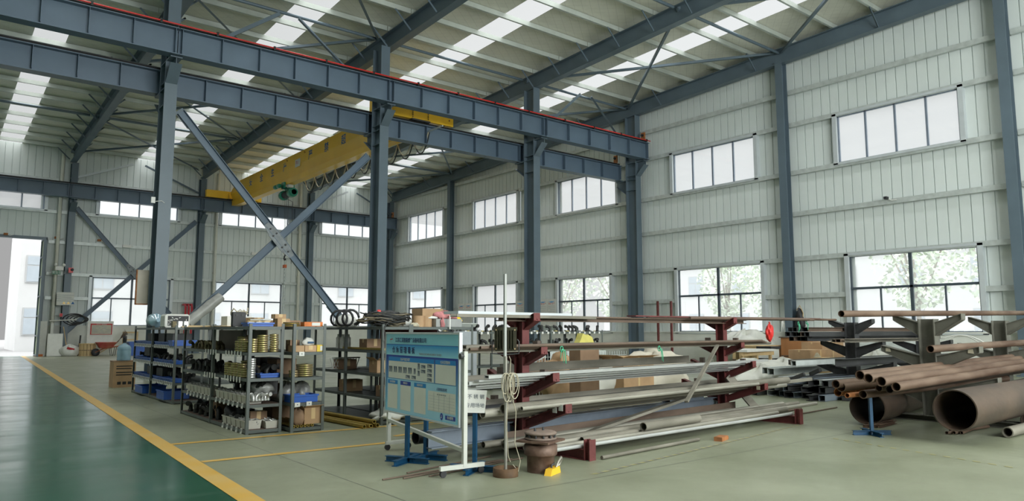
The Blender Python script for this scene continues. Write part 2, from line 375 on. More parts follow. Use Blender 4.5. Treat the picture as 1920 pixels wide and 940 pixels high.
q = MB(); q.box((X0-.2, Y0, 0), (X0, YB+.2, 12)); struct('wall_left_unseen', q, PANEL)  # out-of-view side wall, added to keep light from coming in at the left
q = MB(); q.box((X0, Y0-.2, 0), (XG+.3, Y0, 12.2)); struct('wall_front_unseen', q, PANEL)  # out-of-view wall behind the camera, added to shut out open-side daylight
# ---- roof sheet with skylight strips
rm = bpy.data.materials.new('foil_insulation_with_wire_net'); rm.use_nodes = True; t = rm.node_tree; n = t.nodes; l = t.links; b = n['Principled BSDF']
tc = n.new('ShaderNodeTexCoord'); sp = n.new('ShaderNodeSeparateXYZ'); l.new(tc.outputs['Object'], sp.inputs[0])
b.inputs['Roughness'].default_value = .5
def net(sa, sb, wd=.035):
    s1 = math_('ADD', math_('MULTIPLY', sp.outputs['X'], sa), math_('MULTIPLY', sp.outputs['Y'], sb))
    return math_('LESS_THAN', math_('FRACT', math_('MULTIPLY', s1, 3.2)), wd)
nm = math_('MULTIPLY', math_('MAXIMUM', net(.8, 1), net(.8, -1)), .38)
tone = ramp(noise(.6, 4, (1, .3, 1)), [(.3, (.68, .67, .58)), (.7, (.78, .77, .68))])
l.new(mixc(nm, tone, (.26, .26, .22)), b.inputs['Base Color'])
bp = n.new('ShaderNodeBump'); bp.inputs['Strength'].default_value = .5; bp.inputs['Distance'].default_value = .06
l.new(noise(1.6, 3), bp.inputs['Height']); l.new(bp.outputs[0], b.inputs['Normal'])
sm_ = bpy.data.materials.new('translucent_rooflight'); sm_.use_nodes = True; t = sm_.node_tree; n = t.nodes; l = t.links; n.clear()
tr = n.new('ShaderNodeBsdfTranslucent'); tr.inputs[0].default_value = (.20, .205, .205, 1); df = n.new('ShaderNodeBsdfDiffuse'); df.inputs[0].default_value = (.75, .75, .72, 1)
mx = n.new('ShaderNodeMixShader'); tp_ = n.new('ShaderNodeBsdfTransparent'); tp_.inputs[0].default_value = (.92, .93, .93, 1); mx.inputs[0].default_value = .40; l.new(tp_.outputs[0], mx.inputs[1]); l.new(tr.outputs[0], mx.inputs[2])
om = n.new('ShaderNodeOutputMaterial'); l.new(mx.outputs[0], om.inputs[0])
strips = [(-9.9, -9.0), (-4.0, -3.1), (1.9, 2.8), (7.72, 8.68), (13.1, 14.05), (18.95, 19.95)]
q = MB(); k = MB(); xs = [X0]+[v for s_ in strips for v in s_]+[XG+.3]
for i in range(len(xs)-1):
    tgt = k if i % 2 else q
    tgt.add([(xs[i], Y0, roofz(Y0)), (xs[i+1], Y0, roofz(Y0)), (xs[i+1], YB+.2, roofz(YB+.2)), (xs[i], YB+.2, roofz(YB+.2))], [(3, 2, 1, 0)])
ceil = struct('ceiling', q, rm)
struct('ceiling_rooflight', k, sm_)
# ---- windows
gm = bpy.data.materials.new('thin_window_glass'); gm.use_nodes = True; t = gm.node_tree; n = t.nodes; l = t.links; n.clear()
ta = n.new('ShaderNodeBsdfTransparent'); ta.inputs[0].default_value = (.97, .98, .98, 1); gl = n.new('ShaderNodeBsdfGlossy'); gl.inputs['Roughness'].default_value = .05
m_ = n.new('ShaderNodeMixShader'); m_.inputs[0].default_value = .05; l.new(ta.outputs[0], m_.inputs[1]); l.new(gl.outputs[0], m_.inputs[2])
td = n.new('ShaderNodeBsdfTranslucent'); td.inputs[0].default_value = (.9, .92, .92, 1); m3 = n.new('ShaderNodeMixShader'); m3.inputs[0].default_value = .10
l.new(m_.outputs[0], m3.inputs[1]); l.new(td.outputs[0], m3.inputs[2]); om = n.new('ShaderNodeOutputMaterial'); l.new(m3.outputs[0], om.inputs[0])
wn = 0
def window(place, a, b_, z0, z1, kind):
    # place(s, z, depth) -> world point
    global wn; wn += 1
    e = empty('window_%d' % wn, place((a+b_)/2, z0, 0)); e['kind'] = 'structure'
    base = Vector(e.location)
    def bx(mb, s0, s1, za, zb_, d0, d1):
        p, r_ = place(s0, za, d0), place(s1, zb_, d1); mb.box(Vector(p)-base, Vector(r_)-base)
    tr_ = MB()   # outer steel trim
    for s0, s1, za, zb_ in ((a-.13, a, z0-.05, z1+.08), (b_, b_+.13, z0-.05, z1+.08), (a-.13, b_+.13, z1, z1+.07), (a-.13, b_+.13, z0-.06, z0)): bx(tr_, s0, s1, za, zb_, -.05, .16)
    tr_.build('window_trim', WHITEAL, e)
    fr = MB(); f_ = .045
    for s0, s1, za, zb_ in ((a, a+f_, z0, z1), (b_-f_, b_, z0, z1), (a, b_, z1-f_, z1), (a, b_, z0, z0+f_)): bx(fr, s0, s1, za, zb_, .04, .10)
    if kind == 'hi':
        for i in (1, 2, 3): s0 = a+(b_-a)*i/4; bx(fr, s0-.028, s0+.028, z0, z1, .04, .10)
        fr.build('window_frame', WHITEAL if kind == 'x' else DARKAL_L, e)
    else:
        zm = z0+(z1-z0)*.57; bx(fr, a, b_, zm-.035, zm+.035, .03, .10); bx(fr, (a+b_)/2-.045, (a+b_)/2+.045, z0, z1, .03, .10)
        for i in (1, 3): s0 = a+(b_-a)*i/4; bx(fr, s0-.022, s0+.022, z0, zm, .05, .10)
        fr.build('window_frame', DARKAL, e)
    g = MB(); bx(g, a, b_, z0, z1, .065, .069); g.build('window_pane', gm, e)
DARKAL_L = mat('mid_grey_aluminium', (.20, .24, .30), .4, .2, .1, 5)
for a, b_ in gw_lo: window(lambda s_, z, d: (XG+d, s_, z), a, b_, 1.12, 3.52, 'lo')
for a, b_ in gw_hi: window(lambda s_, z, d: (XG+d, s_, z), a, b_, 6.53, 8.08, 'hi')
for a, b_ in bw_lo: window(lambda s_, z, d: (s_, YB+d, z), a, b_, 1.40, 3.76, 'lo')
for a, b_ in bw_hi: window(lambda s_, z, d: (s_, YB+d, z), a, b_, 6.85, 8.25, 'hi')
# door opening with a hinged steel leaf folded back
q = MB(); q.box((3.92, YB-.05, 0), (4.06, YB+.2, 5.5)); q.box((-3.1, YB-.05, 5.42), (4.06, YB+.2, 5.55)); trim(q, STEEL)
e = empty('door_1', (3.90, YB-.1, 0)); e['kind'] = 'structure'
LEAF = mat('pale_green_door_leaf', (.30, .36, .25), .5)
lf = MB(); lf.box((-.04, -.62-.4, .05), (0, -.0, 5.35)); lf.build('door_leaf', LEAF, e)
fr = MB()
for z in (.03, .9, 1.8, 2.7, 3.6, 4.5, 5.3): fr.box((-.09, -1.02, z), (-.0401, 0, z+.07))
fr.box((-.09, -1.06, 0), (.0, -1.02, 5.38)); fr.box((-.09, 0, 0), (0, .04, 5.38)); fr.build('door_frame', STEEL, e)
# ---- girts: thin galvanised C rails on both walls, cut at columns and windows
def rail(pts, name, label, grp, up=(0, 0, 1)):
    q = MB(); q.chan(pts[0], pts[1], .15, .10, .012, up, -1 if abs(pts[0][0]-pts[1][0]) > .01 else 1)
    o = q.build(name, GALV); tag(o, label, 'wall rail', grp); return o
gy = [-.4, 6.32, 12.88, 19.6, 26.35, 33.1, 39.8]
for z, nm_ in ((2.32, 'beside the lower windows'), (3.56, 'along the lower window heads'), (5.07, 'midway between the two window rows'), (6.48, 'under the upper windows'), (8.14, 'over the upper windows'), (9.28, 'high up under the roof')):
    for i in range(len(gy)-1):
        a, b_ = gy[i]+.14, gy[i+1]-.14
        if b_ < 3: continue
        lab = 'gable wall rail '+nm_+', '+['', 'right edge bay', 'bay left of the right-edge column', 'bay behind the crane beam ends', 'third bay from the corner', 'second bay from the corner', 'corner bay'][i+0 if i < 6 else 5] if False else 'gable wall rail '+nm_+', '+['right edge bay', 'bay of the largest window', 'second window bay from the right', 'third window bay from the right', 'second bay from the corner', 'corner bay'][i]
        if z == 2.32:
            w_ = [w for w in gw_lo if gy[i] < w[0] < gy[i+1]][0]
            rail(((XG-.02, a, z), (XG-.02, w_[0]-.13, z)), 'wall_rail', lab+', right side', 'gable rails '+nm_); rail(((XG-.02, w_[1]+.13, z), (XG-.02, b_, z)), 'wall_rail', lab+', left side', 'gable rails '+nm_)
        elif z < roofz(b_)-.3: rail(((XG-.02, a, z), (XG-.02, b_, z)), 'wall_rail', lab, 'gable rails '+nm_)
COLX = (4.93, 10.84, 16.9)
bx_ = [-7.3, -1.3, *COLX, 22.3]
for z, nm_ in ((2.70, 'beside the lower windows'), (3.84, 'along the lower window heads'), (5.35, 'midway between the window rows'), (6.80, 'under the upper windows'), (8.33, 'over the upper windows')):
    for i in range(1, len(bx_)-1):
        a, b_ = bx_[i]+.14, bx_[i+1]-.14
        lab = 'back wall rail '+nm_+', '+['', 'gate bay', 'bay with the X brace', 'bay behind the hook', 'corner bay'][i]
        if i == 1:
            if z < 5.4: a = 4.1
            if a > b_-.2: continue
        if z == 2.70 and i > 1:
            w_ = bw_lo[i-2]
            rail(((a, YB-.02, z), (w_[0]-.13, YB-.02, z)), 'wall_rail', lab+', left side', 'back wall rails '+nm_)
            if w_[1]+.13 < b_: rail(((w_[1]+.13, YB-.02, z), (b_, YB-.02, z)), 'wall_rail', lab+', right side', 'back wall rails '+nm_)
        else: rail(((a, YB-.02, z), (b_, YB-.02, z)), 'wall_rail', lab, 'back wall rails '+nm_)

# ================================================================== STEEL FRAME
def rz_(y): return 9.2+.040*(YB-y)     # underside of the rafters
def column(x, y, ztop, wd, dp, label, axis='Y', brackets=(), plates=()):
    e = empty('steel_column', (x, y, 0), label, 'column')
    q = MB(); up = (0, 1, 0) if axis == 'Y' else (1, 0, 0)
    q.ibeam((0, 0, .02), (0, 0, ztop), dp, wd, .022, .014, up)
    q.build('column_shaft', STEEL, e)
    q = MB(); q.cbox((0, 0, .012), (wd+.16, dp+.12, .024) if axis == 'Y' else (dp+.12, wd+.16, .024)); q.build('base_plate', STEEL, e)
    for z in plates:
        q = MB(); s_ = wd-.02, dp-.045
        q.cbox((0, 0, z), (s_[0], s_[1], .014) if axis == 'Y' else (s_[1], s_[0], .014)); q.build('stiffener_plate', STEEL, e)
    for (sgn, z, ln) in brackets:
        y0 = sgn*dp/2; y1 = sgn*(dp/2+ln)
        q = MB(); q.cbox((0, (y0+y1)/2, z-.02), (wd-.02, abs(y1-y0), .03))
        q.plate([(-.007, y0, z-.03), (-.007, y1, z-.03), (-.007, y1, z-.20), (-.007, y0, z-.60)], (1, 0, 0), .014)
        q.plate([(-wd/2+.01, y1, z-.20), (wd/2-.01, y1, z-.20), (wd/2-.01, y0, z-.60), (-wd/2+.01, y0, z-.60)], (0, sgn, .4), .018)
        q.build('bracket', STEEL, e)
    return e
rowlab = {4.38: 'slate grey main column standing behind the left blue-bin shelves', 10.5: 'slate grey main column behind the shelf heaped with black cables', 16.7: 'slate grey main column rising behind the metal light stand', 22.42: 'slate grey main column against the gable wall at the end of the crane beams',
          -1.5: 'slate grey main column at the left edge of the hall'}
for x, lab in rowlab.items():
    xx = x if x < 22 else 22.18
    if x < 0: continue
    column(xx, 19.6, rz_(19.6)+.0, .30, .55, lab, 'Y', ((-1, 8.06, .42), (1, 7.36, .55)), (8.04, 7.5, 7.34, 6.9, 8.75))
for y, lab in ((6.32, 'slate grey gable column right of the largest window pair, at the right picture edge'), (12.88, 'slate grey gable column between the two right-hand window pairs'), (26.35, 'slate grey gable column hidden mostly behind the light-stand column'), (33.1, 'slate grey gable column nearest the far corner'), (-.4, 'slate grey gable column beyond the right edge')):
    if y < 0: continue
    column(XG-.17, y, rz_(y)+.1, .26, .30, lab, 'X')
for x, lab in ((COLX[0], 'slate grey back wall column beside the open gate with a white notice on it'), (COLX[1], 'slate grey back wall column beside the red pipes'), (COLX[2], 'slate grey back wall column below the crane cables'), (22.15, 'slate grey corner column where the back and gable walls meet')):
    column(x, YB-.24, rz_(YB), .28, .42, lab, 'Y', ((-1, 7.4, .52),), (7.38, 6.9))
# rafters
rl = {4.75: 'slate grey roof rafter in the left part of the roof', 10.7: 'slate grey roof rafter running to the second main column', 16.72: 'slate grey roof rafter rising to the top centre of the picture', 22.2: 'slate grey roof rafter along the top of the gable wall', -1.4: 'slate grey roof rafter at the far left'}
PURY = [39.3-1.42*i for i in range(35)]
PURY = [y for y in PURY if y > -9]
for x, lab in rl.items():
    if x < 0: continue
    e = empty('roof_rafter', (x, 19.6, rz_(19.6)), lab, 'rafter')
    q = MB(); dz = rz_(19.6)
    q.ibeam((.10 if x < 20 else 0, YB-.3-19.6, rz_(YB-.3)+.27-dz), (0, Y0-19.6+.3, rz_(Y0+.3)+.27-dz), .54, .26, .022, .014); q.build('rafter_beam', STEEL, e)
    for i, y in enumerate(PURY):
        for s_ in ((-1, 1) if y > 3 else ()):
            if x > 22 and s_ > 0: continue
            if x > 22 and i % 3: continue
            q = MB(); q.angle((s_*.08, y-19.6, rz_(y)+.06-dz), (s_*.62, y-19.6, rz_(y)+.58-dz), .055, .007, (0, 1, 0)); q.build('knee_brace', STEEL, e)
# purlins (one length per bay)
fx = [-7.5, -1.4, 4.6, 10.6, 16.6, XG]
pur = None
for bi in range(1, 5):
    a, b_ = fx[bi], fx[bi+1]
    for y in PURY:
        if y < 1: continue
        z = rz_(y)+.56
        if bi == 1 and y < 18: continue
        q = MB(); q.chan((a+.01, y, z+.07), (b_-.01, y, z+.07), .15, .07, .012, (0, 0, 1), -1)
        o = q.build('roof_purlin', PURL); tag(o, 'galvanised purlin %s, %s from the back wall' % (['', 'left of the leftmost rafter', 'in the roof bay between the two left rafters', 'in the roof bay between the centre rafters', 'in the roof bay beside the gable'][bi], ORD[PURY.index(y)]), 'purlin', 'purlins of roof bay %s' % ORD[bi-1])
# tie tubes and diagonal roof bracing
TIE = STEEL
def tie(p0, p1, r, label, name='roof_tie', grp=None, m=None):
    q = MB(); q.tube([p0, p1], r, 8); o = q.build(name, m or STEEL); tag(o, label, 'brace', grp); return o
for y, nm_ in ((19.9, 'over the column row'), (33.0, 'halfway to the back wall'), (26.4, 'between column row and back wall'), (12.9, 'above the right foreground')):
    for bi in range(1, 5):
        if bi == 1 and y < 19: continue
        tie((fx[bi]+.1, y, rz_(y)+.42), (fx[bi+1]-.1, y, rz_(y)+.42), .05, 'dark round roof tie tube '+nm_+', '+['', 'leftmost bay', 'left bay', 'centre bay', 'gable bay'][bi], grp='roof tie tubes '+nm_)
def ang(p0, p1, a, label, m=None, grp=None, name='diagonal_brace'):
    q = MB(); q.angle(p0, p1, a, .008); o = q.build(name, m or STEEL); tag(o, label, 'brace', grp); return o
for (xa, xb, nm_) in ((16.7, 22.2, 'in the gable bay of the roof'), (4.7, 10.5, 'in the left bay of the roof')):
    for ya, yb in ((19.9, 26.4), (26.4, 33.0), (33.0, 39.5), (12.9, 19.9), (6.3, 12.9)):
        if xa < 10 and ya < 12: continue
        e = empty('roof_cross_brace', ((xa+xb)/2, ya, rz_(ya)+.36), 'crossed grey bracing angles '+nm_+', '+{33.0: 'nearest the back wall', 26.4: 'second from the back wall', 19.9: 'just behind the column row', 12.9: 'just before the column row', 6.3: 'nearest the camera'}[ya], 'brace', 'crossed roof bracing '+nm_)
        for sA, sB in ((xa, xb), (xb, xa)):
            q = MB(); h_ = .05 if sA > sB else 0; c_ = Vector(e.location); q.angle(Vector((sA, ya, rz_(ya)+.36+h_))-c_, Vector((sB, yb, rz_(yb)+.36+h_))-c_, .08, .008); q.build('bracing_angle', STEEL, e)
# inverted V braces above the crane beams
for (xa, xb, y, zt, zb_, lab) in ((4.7, 10.3, 19.6, 10.2, 8.3, 'above the crane beam between first and second column'), (16.9, 22.1, 19.6, 10.35, 8.3, 'above the crane beam beside the gable'), (4.78, 10.62, 39.62, 9.45, 8.35, 'on the left part of the back wall'), (16.82, 22.05, 39.62, 9.45, 8.35, 'at the right end of the back wall')):
    xm = (xa+xb)/2
    ang((xm-.25, y, zt), (xa+.03, y, zb_), .10, 'left leg of the inverted V brace '+lab, WHITEAL if y > 30 else STEEL)
    ang((xm+.25, y, zt), (xb-.03, y, zb_), .10, 'right leg of the inverted V brace '+lab)
# crane runway beams: one length per bay with web stiffeners
def runway(xa, xb, y, zb_, zt, label, extra=None):
    e = empty('crane_runway_beam', (xa, y, zb_), label, 'crane beam'); Ln = xb-xa; h = zt-zb_
    q = MB(); q.ibeam((0, 0, h/2), (Ln, 0, h/2), h, .34, .022, .012); q.build('beam_web_and_flanges', BEAM, e)
    x = .06; k = 0; ns_ = max(2, round(Ln/1.05)); 
    for i in range(ns_+1):
        xx = .07+(Ln-.14)*i/ns_
        for s_ in (-1, 1):
            q = MB(); q.box((xx-.006, s_*.0065, .06), (xx+.006, s_*.15, h-.023)); q.build('web_stiffener', BEAM, e)
    q = MB(); q.prism([(-.045, 0), (.045, 0), (.045, .012), (.012, .03), (.012, .075), (.035, .085), (.035, .11), (-.035, .11), (-.035, .085), (-.012, .075), (-.012, .03), (-.045, .012)], (0, 0, h), (Ln, 0, h)); q.build('rail', DARKS, e)
    return e
xs_ = [-1.45, 4.4, 10.45, 16.68, 22.3]
pn = ['left of the first main column', 'between first and second main columns', 'between second and third main columns', 'ending at the gable wall']
for i in range(4):
    e1 = runway(xs_[i]+.01, xs_[i+1]-.01, 18.95, 8.07, 8.76, 'slate blue near crane beam with red conductor, length '+pn[i])
    e2 = runway(xs_[i]+.01, xs_[i+1]-(.17 if i == 3 else .01), 20.30, 7.38, 8.03, 'slate blue rear crane beam under the near one, length '+pn[i])
    q = MB(); q.tube([(xs_[i]+.0, 18.76, 8.83), (xs_[i+1], 18.76, 8.83)], .022, 8); o = q.build('red_conductor_rail', REDP); tag(o, 'red conductor bar clipped along the near crane beam, '+pn[i], 'conductor rail')
    for k in range(4):
        xx = xs_[i]+.9+k*1.5; q = MB(); q.cbox((xx, 18.79, 8.82), (.05, .12, .11)); c_ = q.build('clip', CASTB, o)
bxs = [-1.3, 4.72, 10.7, 16.75, 22.3]
for i in range(4):
    runway(bxs[i]+.01, bxs[i+1]-.01, 39.2, 7.42, 8.05, 'slate grey crane beam along the back wall, length '+['left of the notice column', 'between notice column and red pipe column', 'under the hoist side', 'next to the corner'][i])
def stop(x, y, z, lab):
    e = empty('crane_end_stop', (x, y, z), lab, 'end stop'); q = MB(); q.box((-.03, -.09, 0), (.03, .09, .32)); q.build('stop_plate', RUSTB, e); q = MB(); q.lathe((-.09, 0, .2), [(.05, 0), (.05, .06)], 12, 'X'); q.build('buffer', BLACK, e)
stop(22.1, 18.95, 8.87, 'rusty end stop on the tip of the near crane beam'); stop(21.9, 20.3, 8.14, 'rusty end stop on the tip of the rear crane beam'); stop(22.0, 39.2, 8.16, 'rusty end stop on the back wall crane beam in the corner')
# X bracing in the column row and on the back wall
def xbrace(pa, pb, pc, pd, h, wd, labels, gus):
    # pa-pb continuous, pc-pd continuous; gusset where they cross
    for (p, q_, lab, off) in ((pa, pb, labels[0], -.06), (pc, pd, labels[1], .06)):
        e = empty('cross_brace', p, lab, 'brace'); P = Vector((0, off, 0)); Q = Vector(q_)-Vector(p)+Vector((0, off, 0))
        m_ = MB(); m_.chan(P, Q, h, wd, .014, (0, 0, 1), 1 if off < 0 else -1); m_.build('brace_channel', BEAM, e)
        for T in (P, Q):
            dd = (Q-P).normalized(); c = T+dd*(.18 if T is P else -.18); m_ = MB(); m_.cbox(c, (.5, .012, h*1.2), 0, 0, -math.atan2(dd.z, dd.x)); m_.build('end_plate', STEEL, e)
        if off < 0: G_ = e; d0 = (Q-P).normalized()
    c = Vector(gus)-Vector(G_.location)
    m_ = MB()
    an = -math.atan2(d0.z, d0.x); M = Matrix.Rotation(an, 3, 'Y')
    m_.plate([c+M@Vector((x*2.2*h, -.13, z*h*.75)) for x, z in ((-1.3, -.5), (-.6, -1), (.6, -1), (1.3, -.5), (1.3, .5), (.6, 1), (-.6, 1), (-1.3, .5))], (0, -1, 0), .016); m_.build('gusset_plate', GUSS, G_)
    for x, z in ((-.9, 0), (-.45, .4), (.45, -.4), (.9, 0), (-.45, -.4), (.45, .4)):
        m_ = MB(); p = c+M@Vector((x*2.2*h, -.16, z*h*.75)); m_.lathe(p, [(.025, -.02), (.025, .012)], 8, 'Y'); m_.build('bolt', DARKS, G_)
pa, pb = atY(337, 212, 19.6), atY(632, 592, 19.6); pc, pd = atY(690, 294, 19.6), atY(360, 598, 19.6)
xbrace(pa, pb, pc, pd, .20, .09, ('grey channel brace descending right behind the front shelves', 'grey channel brace descending left toward the shelf tops'), atY(520, 452, 19.6))
pa, pb = atY(145, 392, 39.7), atY(316, 588, 39.7); pc, pd = atY(367, 417, 39.7), atY(122, 624, 39.7)
xbrace(pa, pb, pc, pd, .20, .09, ('grey channel brace falling right on the back wall', 'grey channel brace falling left to the notice column foot'), atY(252, 514, 39.7))
# ================================================================== OVERHEAD CRANE
def crane():
    e = empty('overhead_crane', (12.3, 29.5, 8.12), 'yellow single girder overhead crane with blue lettering, resting on rear and back wall beams', 'crane')
    o3 = Vector(e.location)
    cx = 12.3
    def sec(y, zt, zf, zs, zb_, k=1.0):
        pts = [(cx-.25*k, zt), (cx-.25*k, zf), (cx-.11*k, zs), (cx-.17*k, zs-.02), (cx-.17*k, zb_), (cx+.17*k, zb_), (cx+.17*k, zs-.02), (cx+.11*k, zs), (cx+.25*k, zf), (cx+.25*k, zt)]
        return [Vector((x, y, z))-o3 for x, z in pts]
    S = [sec(20.5, 8.75, 8.45, 8.30, 8.19), sec(21.3, 8.93, 8.42, 8.02, 7.76), sec(38.1, 8.93, 8.42, 8.02, 7.74), sec(38.95, 8.50, 8.40, 8.10, 7.80)]
    q = MB(); n = 10; vs = [p for s_ in S for p in s_]
    q.add(vs, [(i*n+j, (i+1)*n+j, (i+1)*n+(j+1) % n, i*n+(j+1) % n) for i in range(3) for j in range(n)]+[tuple(range(n)), tuple(range(3*n, 4*n))[::-1]])
    q.build('main_girder', YEL, e)
    q = MB(); q.box(Vector((12.045, 37.55, 8.42))-o3, Vector((12.0495, 37.66, 8.92))-o3); q.build('red_stripe', REDT, e)
    for x0, x1, y, nm_ in ((10.55, 13.62, 20.3, 'n'), (10.86, 13.75, 39.2, 'b')):
        q = MB(); q.box(Vector((x0, y-.13, 8.17))-o3, Vector((x1, y+.13, 8.56))-o3); c = q.build('end_carriage', YEL, e)
        for xx in (x0+.35, x1-.35):
            q = MB(); q.lathe(Vector((xx, y-.05, 8.235))-o3, [(.095, 0), (.095, .10)], 16, 'Y'); q.build('wheel', DARKS, c)
        if nm_ == 'n':
            q = MB(); q.box(Vector((x1-.42, y-.136, 8.25))-o3, Vector((x1-.04, y-.1301, 8.53))-o3); q.build('cover_plate', YEL, c)
            q = MB(); q.lathe(Vector((x1-.17, y-.15, 8.36))-o3, [(.03, 0), (.03, .012)], 10, 'Y'); q.build('bolt', RUSTB, c)
        q = MB(); q.box(Vector((cx-.35, y-.20, 8.12))-o3, Vector((cx+.35, y+.20, 8.17))-o3)
        for i in range(5):
            for s_ in (-.30, .30): q.lathe(Vector((cx+s_, y-.16, 8.24+.06*i))-o3, [(.014, -.01), (.014, .03)], 6, 'Y')
        q.build('joint_bolts', DARKS, c)
    q = MB(); q.box(Vector((13.0, 38.8, 8.18))-o3, Vector((13.5, 39.06, 8.50))-o3); q.build('drive_motor', YEL, e)
    for ch, u, v in (('安', 470, 343), ('全', 490, 334.5), ('生', 511, 325), ('产', 534, 314.5), ('严', 582, 291), ('禁', 612, 277), ('超', 644, 262.5)):
        p = atX(u, v, 12.047); text('letter', ch, BLUET, .42, p-o3, (0, -1, 0), (0, 0, 1), e, depth=.002, bold=True)
    p = atX(558, 305.5, 12.047)-o3; q = MB(); q.cbox(p, (.004, .55, .34)); lb = q.build('notice_plate', TAG, e)
    text('plate_text', '禁止', REDT, .16, p+Vector((-.003, .04, .02)), (0, -1, 0), (0, 0, 1), lb)
    for u, v in ((540, 303), (573, 287)):
        p = atX(u, v, 12.06)-o3; q = MB(); q.tube([p+Vector((-.03, .06, 0)), p+Vector((-.06, 0, .07)), p+Vector((-.03, -.06, 0))], .012, 6); q.build('lifting_lug', RUSTB, e)
crane()
# hoist
HB = Vector((12.3, 31.6, 7.35))
e = empty('electric_hoist', HB, 'green electric rope hoist hanging under the yellow crane girder', 'hoist')
q = MB(); q.lathe((0, -.36, 0), [(.16, 0), (.16, .72)], 24, 'Y'); q.build('rope_drum', BLACK, e)
q = MB(); q.lathe((0, -.74, 0), [(.02, 0), (.13, .0), (.19, .04), (.21, .10), (.21, .36), (.18, .38)], 24, 'Y'); q.build('motor_housing', GREEN, e)
q = MB(); q.lathe((0, .34, 0), [(.19, 0), (.22, .03), (.22, .22), (.17, .30), (.05, .32)], 24, 'Y'); q.build('gearbox', GREEN, e)
q = MB()
for r in (.06, .11, .16): q.lathe((0, -.765, 0), [(r, 0), (r+.012, .0), (r+.012, .03), (r, .03)], 20, 'Y')
q.build('fan_grille', GREEN, e)
q = MB(); q.box((-.05, -.30, .17), (.05, .25, .30)); q.box((-.24, -.18, .28), (-.18, .18, .52)); q.box((.18, -.18, .28), (.24, .18, .52)); q.box((-.24, -.16, .24), (.24, .16, .30)); q.build('trolley_frame', GREEN, e)
for y in (-.12, .12):
    for s_ in (-1, 1): q = MB(); q.lathe((s_*.155-.02, y, .46), [(.05, 0), (.05, .04)], 12, 'X'); q.build('trolley_wheel', DARKS, e)
for y in (.02, .38): q = MB(); q.lathe((-.36, y, .36), [(.05, 0), (.09, .02), (.10, .08), (.10, .24), (.06, .28)], 16, 'Y'); q.build('travel_motor', GREEN, e)
q = MB(); q.box((-.2, -.62, .21), (.02, -.42, .34)); q.build('terminal_box', TAG, e)
q = MB()
for dx, dy in ((-.09, -.10), (.09, .10), (-.09, .10)): q.tube([(dx, dy, -.1), (dx*.4, dy*.4, -2.55)], .008, 6)
q.build('wire_rope', DARKS, e)
q = MB(); q.tube([(0, .1, -.2), (.06, -.45, -.4), (.08, -.46, -2.2), (.1, -.44, -3.2)], .012, 6); q.build('pendant_cable', BLACK, e)
hk = empty('hook_block', (12.28, 31.6, 4.62), 'yellow and black hook block hanging on the hoist ropes', 'hook')
q = MB(); q.lathe((-.05, 0, .10), [(.02, 0), (.12, 0), (.12, .10), (.02, .10)], 16, 'X'); q.build('sheave_housing', YEL, hk)
q = MB(); q.tube([(0, 0, .02), (0, 0, -.08), (0, .08, -.13), (0, .10, -.22), (0, .03, -.29), (0, -.06, -.27), (0, -.09, -.2)], [.03, .03, .032, .035, .035, .028, .012], 8); q.build('hook', BLACK, hk)
cs = empty('chain_sling', (12.28, 31.6, 4.33), 'double leg chain sling with red hook hanging below the hook block', 'sling')
q = MB(); q.cbox((0, 0, -.28), (.10, .22, .14)); q.build('shackle', mat('orange_red_paint', (.55, .12, .03), .5), cs)
q = MB(); q.tube([(0, 0, 0), (0, .06, -.1), (0, .0, -.22)], .02, 6); q.tube([(0, 0, 0), (0, -.06, -.1), (0, .0, -.22)], .02, 6); q.build('ring', GALV, cs)
for s_ in (-1, 1):
    q = MB(); 
    for k in range(26): z = -.34-k*.085; a = k % 2; q.cbox((0, s_*(.03+.003*k), z), (.018 if a else .05, .05 if a else .018, .085))
    q.build('chain_leg', GALV, cs)
# festoon cable loops along the girder
e = empty('festoon_cable', (12.62, 24.5, 7.82), 'black and white looped power cables hanging along the crane girder', 'cable')
q = MB(); q.bar((0, -5.2, .02), (0, 5.9, .02), .04, .05); q.build('festoon_track', GALV, e)
ys = [-4.4+1.02*i for i in range(11)]
for i in range(10):
    for m_, dz, dx in ((CABLE, .62, .0), (ROPE, .50, -.05)):
        a, b_ = ys[i], ys[i+1]
        pts = [(dx, a+(b_-a)*t, -.03-dz*math.sin(PI*t)**.75) for t in [j/10 for j in range(11)]]
        q = MB(); q.tube(pts, .022, 6); q.build('cable_loop', m_, e)
# ================================================================== WALL FITTINGS
def downpipe(u, v, lab):
    x = atY(u, v, 39.6).x; e = empty('downpipe', (x, 39.72, 0), lab, 'pipe')
    q = MB(); q.tube([(0, 0, .02), (0, 0, 9.6)], .075, 12); q.build('pipe_run', IVORY, e)
    for z in (1.6, 4.2, 6.9): q = MB(); q.lathe((0, 0, z), [(.085, 0), (.085, .05)], 12); q.box((-.02, .07, z), (.02, .30, z+.05)); q.build('pipe_clip', IVORY, e)
downpipe(107, 480, 'ivory downpipe left of the notice column'); downpipe(406, 450, 'ivory downpipe right of the red pipes'); downpipe(564, 450, 'ivory downpipe behind the hook chain')
def slab(name, m, u0, v0, u1, v1, y, dp, lab, cat, grp=None):
    p, r_ = atY(u0, v0, y), atY(u1, v1, y); c = Vector(((p.x+r_.x)/2, y, min(p.z, r_.z)))
    e = empty(name, c, lab, cat, grp); w_, h_ = abs(r_.x-p.x), abs(p.z-r_.z)
    q = MB(); q.box((-w_/2, 0, 0), (w_/2, dp, h_)); q.build('board', m, e); return e, w_, h_
e, w_, h_ = slab('safety_notice', TAG, 107, 548, 138, 573, 39.30, .02, 'white safety notice with small warning triangles on the left back column', 'notice')
for i, m_ in enumerate((YEL, YEL, BLUET)):
    q = MB(); x = -.05+i*.18; q.add([(x-.07, -.002, .06), (x+.07, -.002, .06), (x, -.002, .18)], [(0, 1, 2)]); q.build('warning_symbol', m_, e)
q = MB()
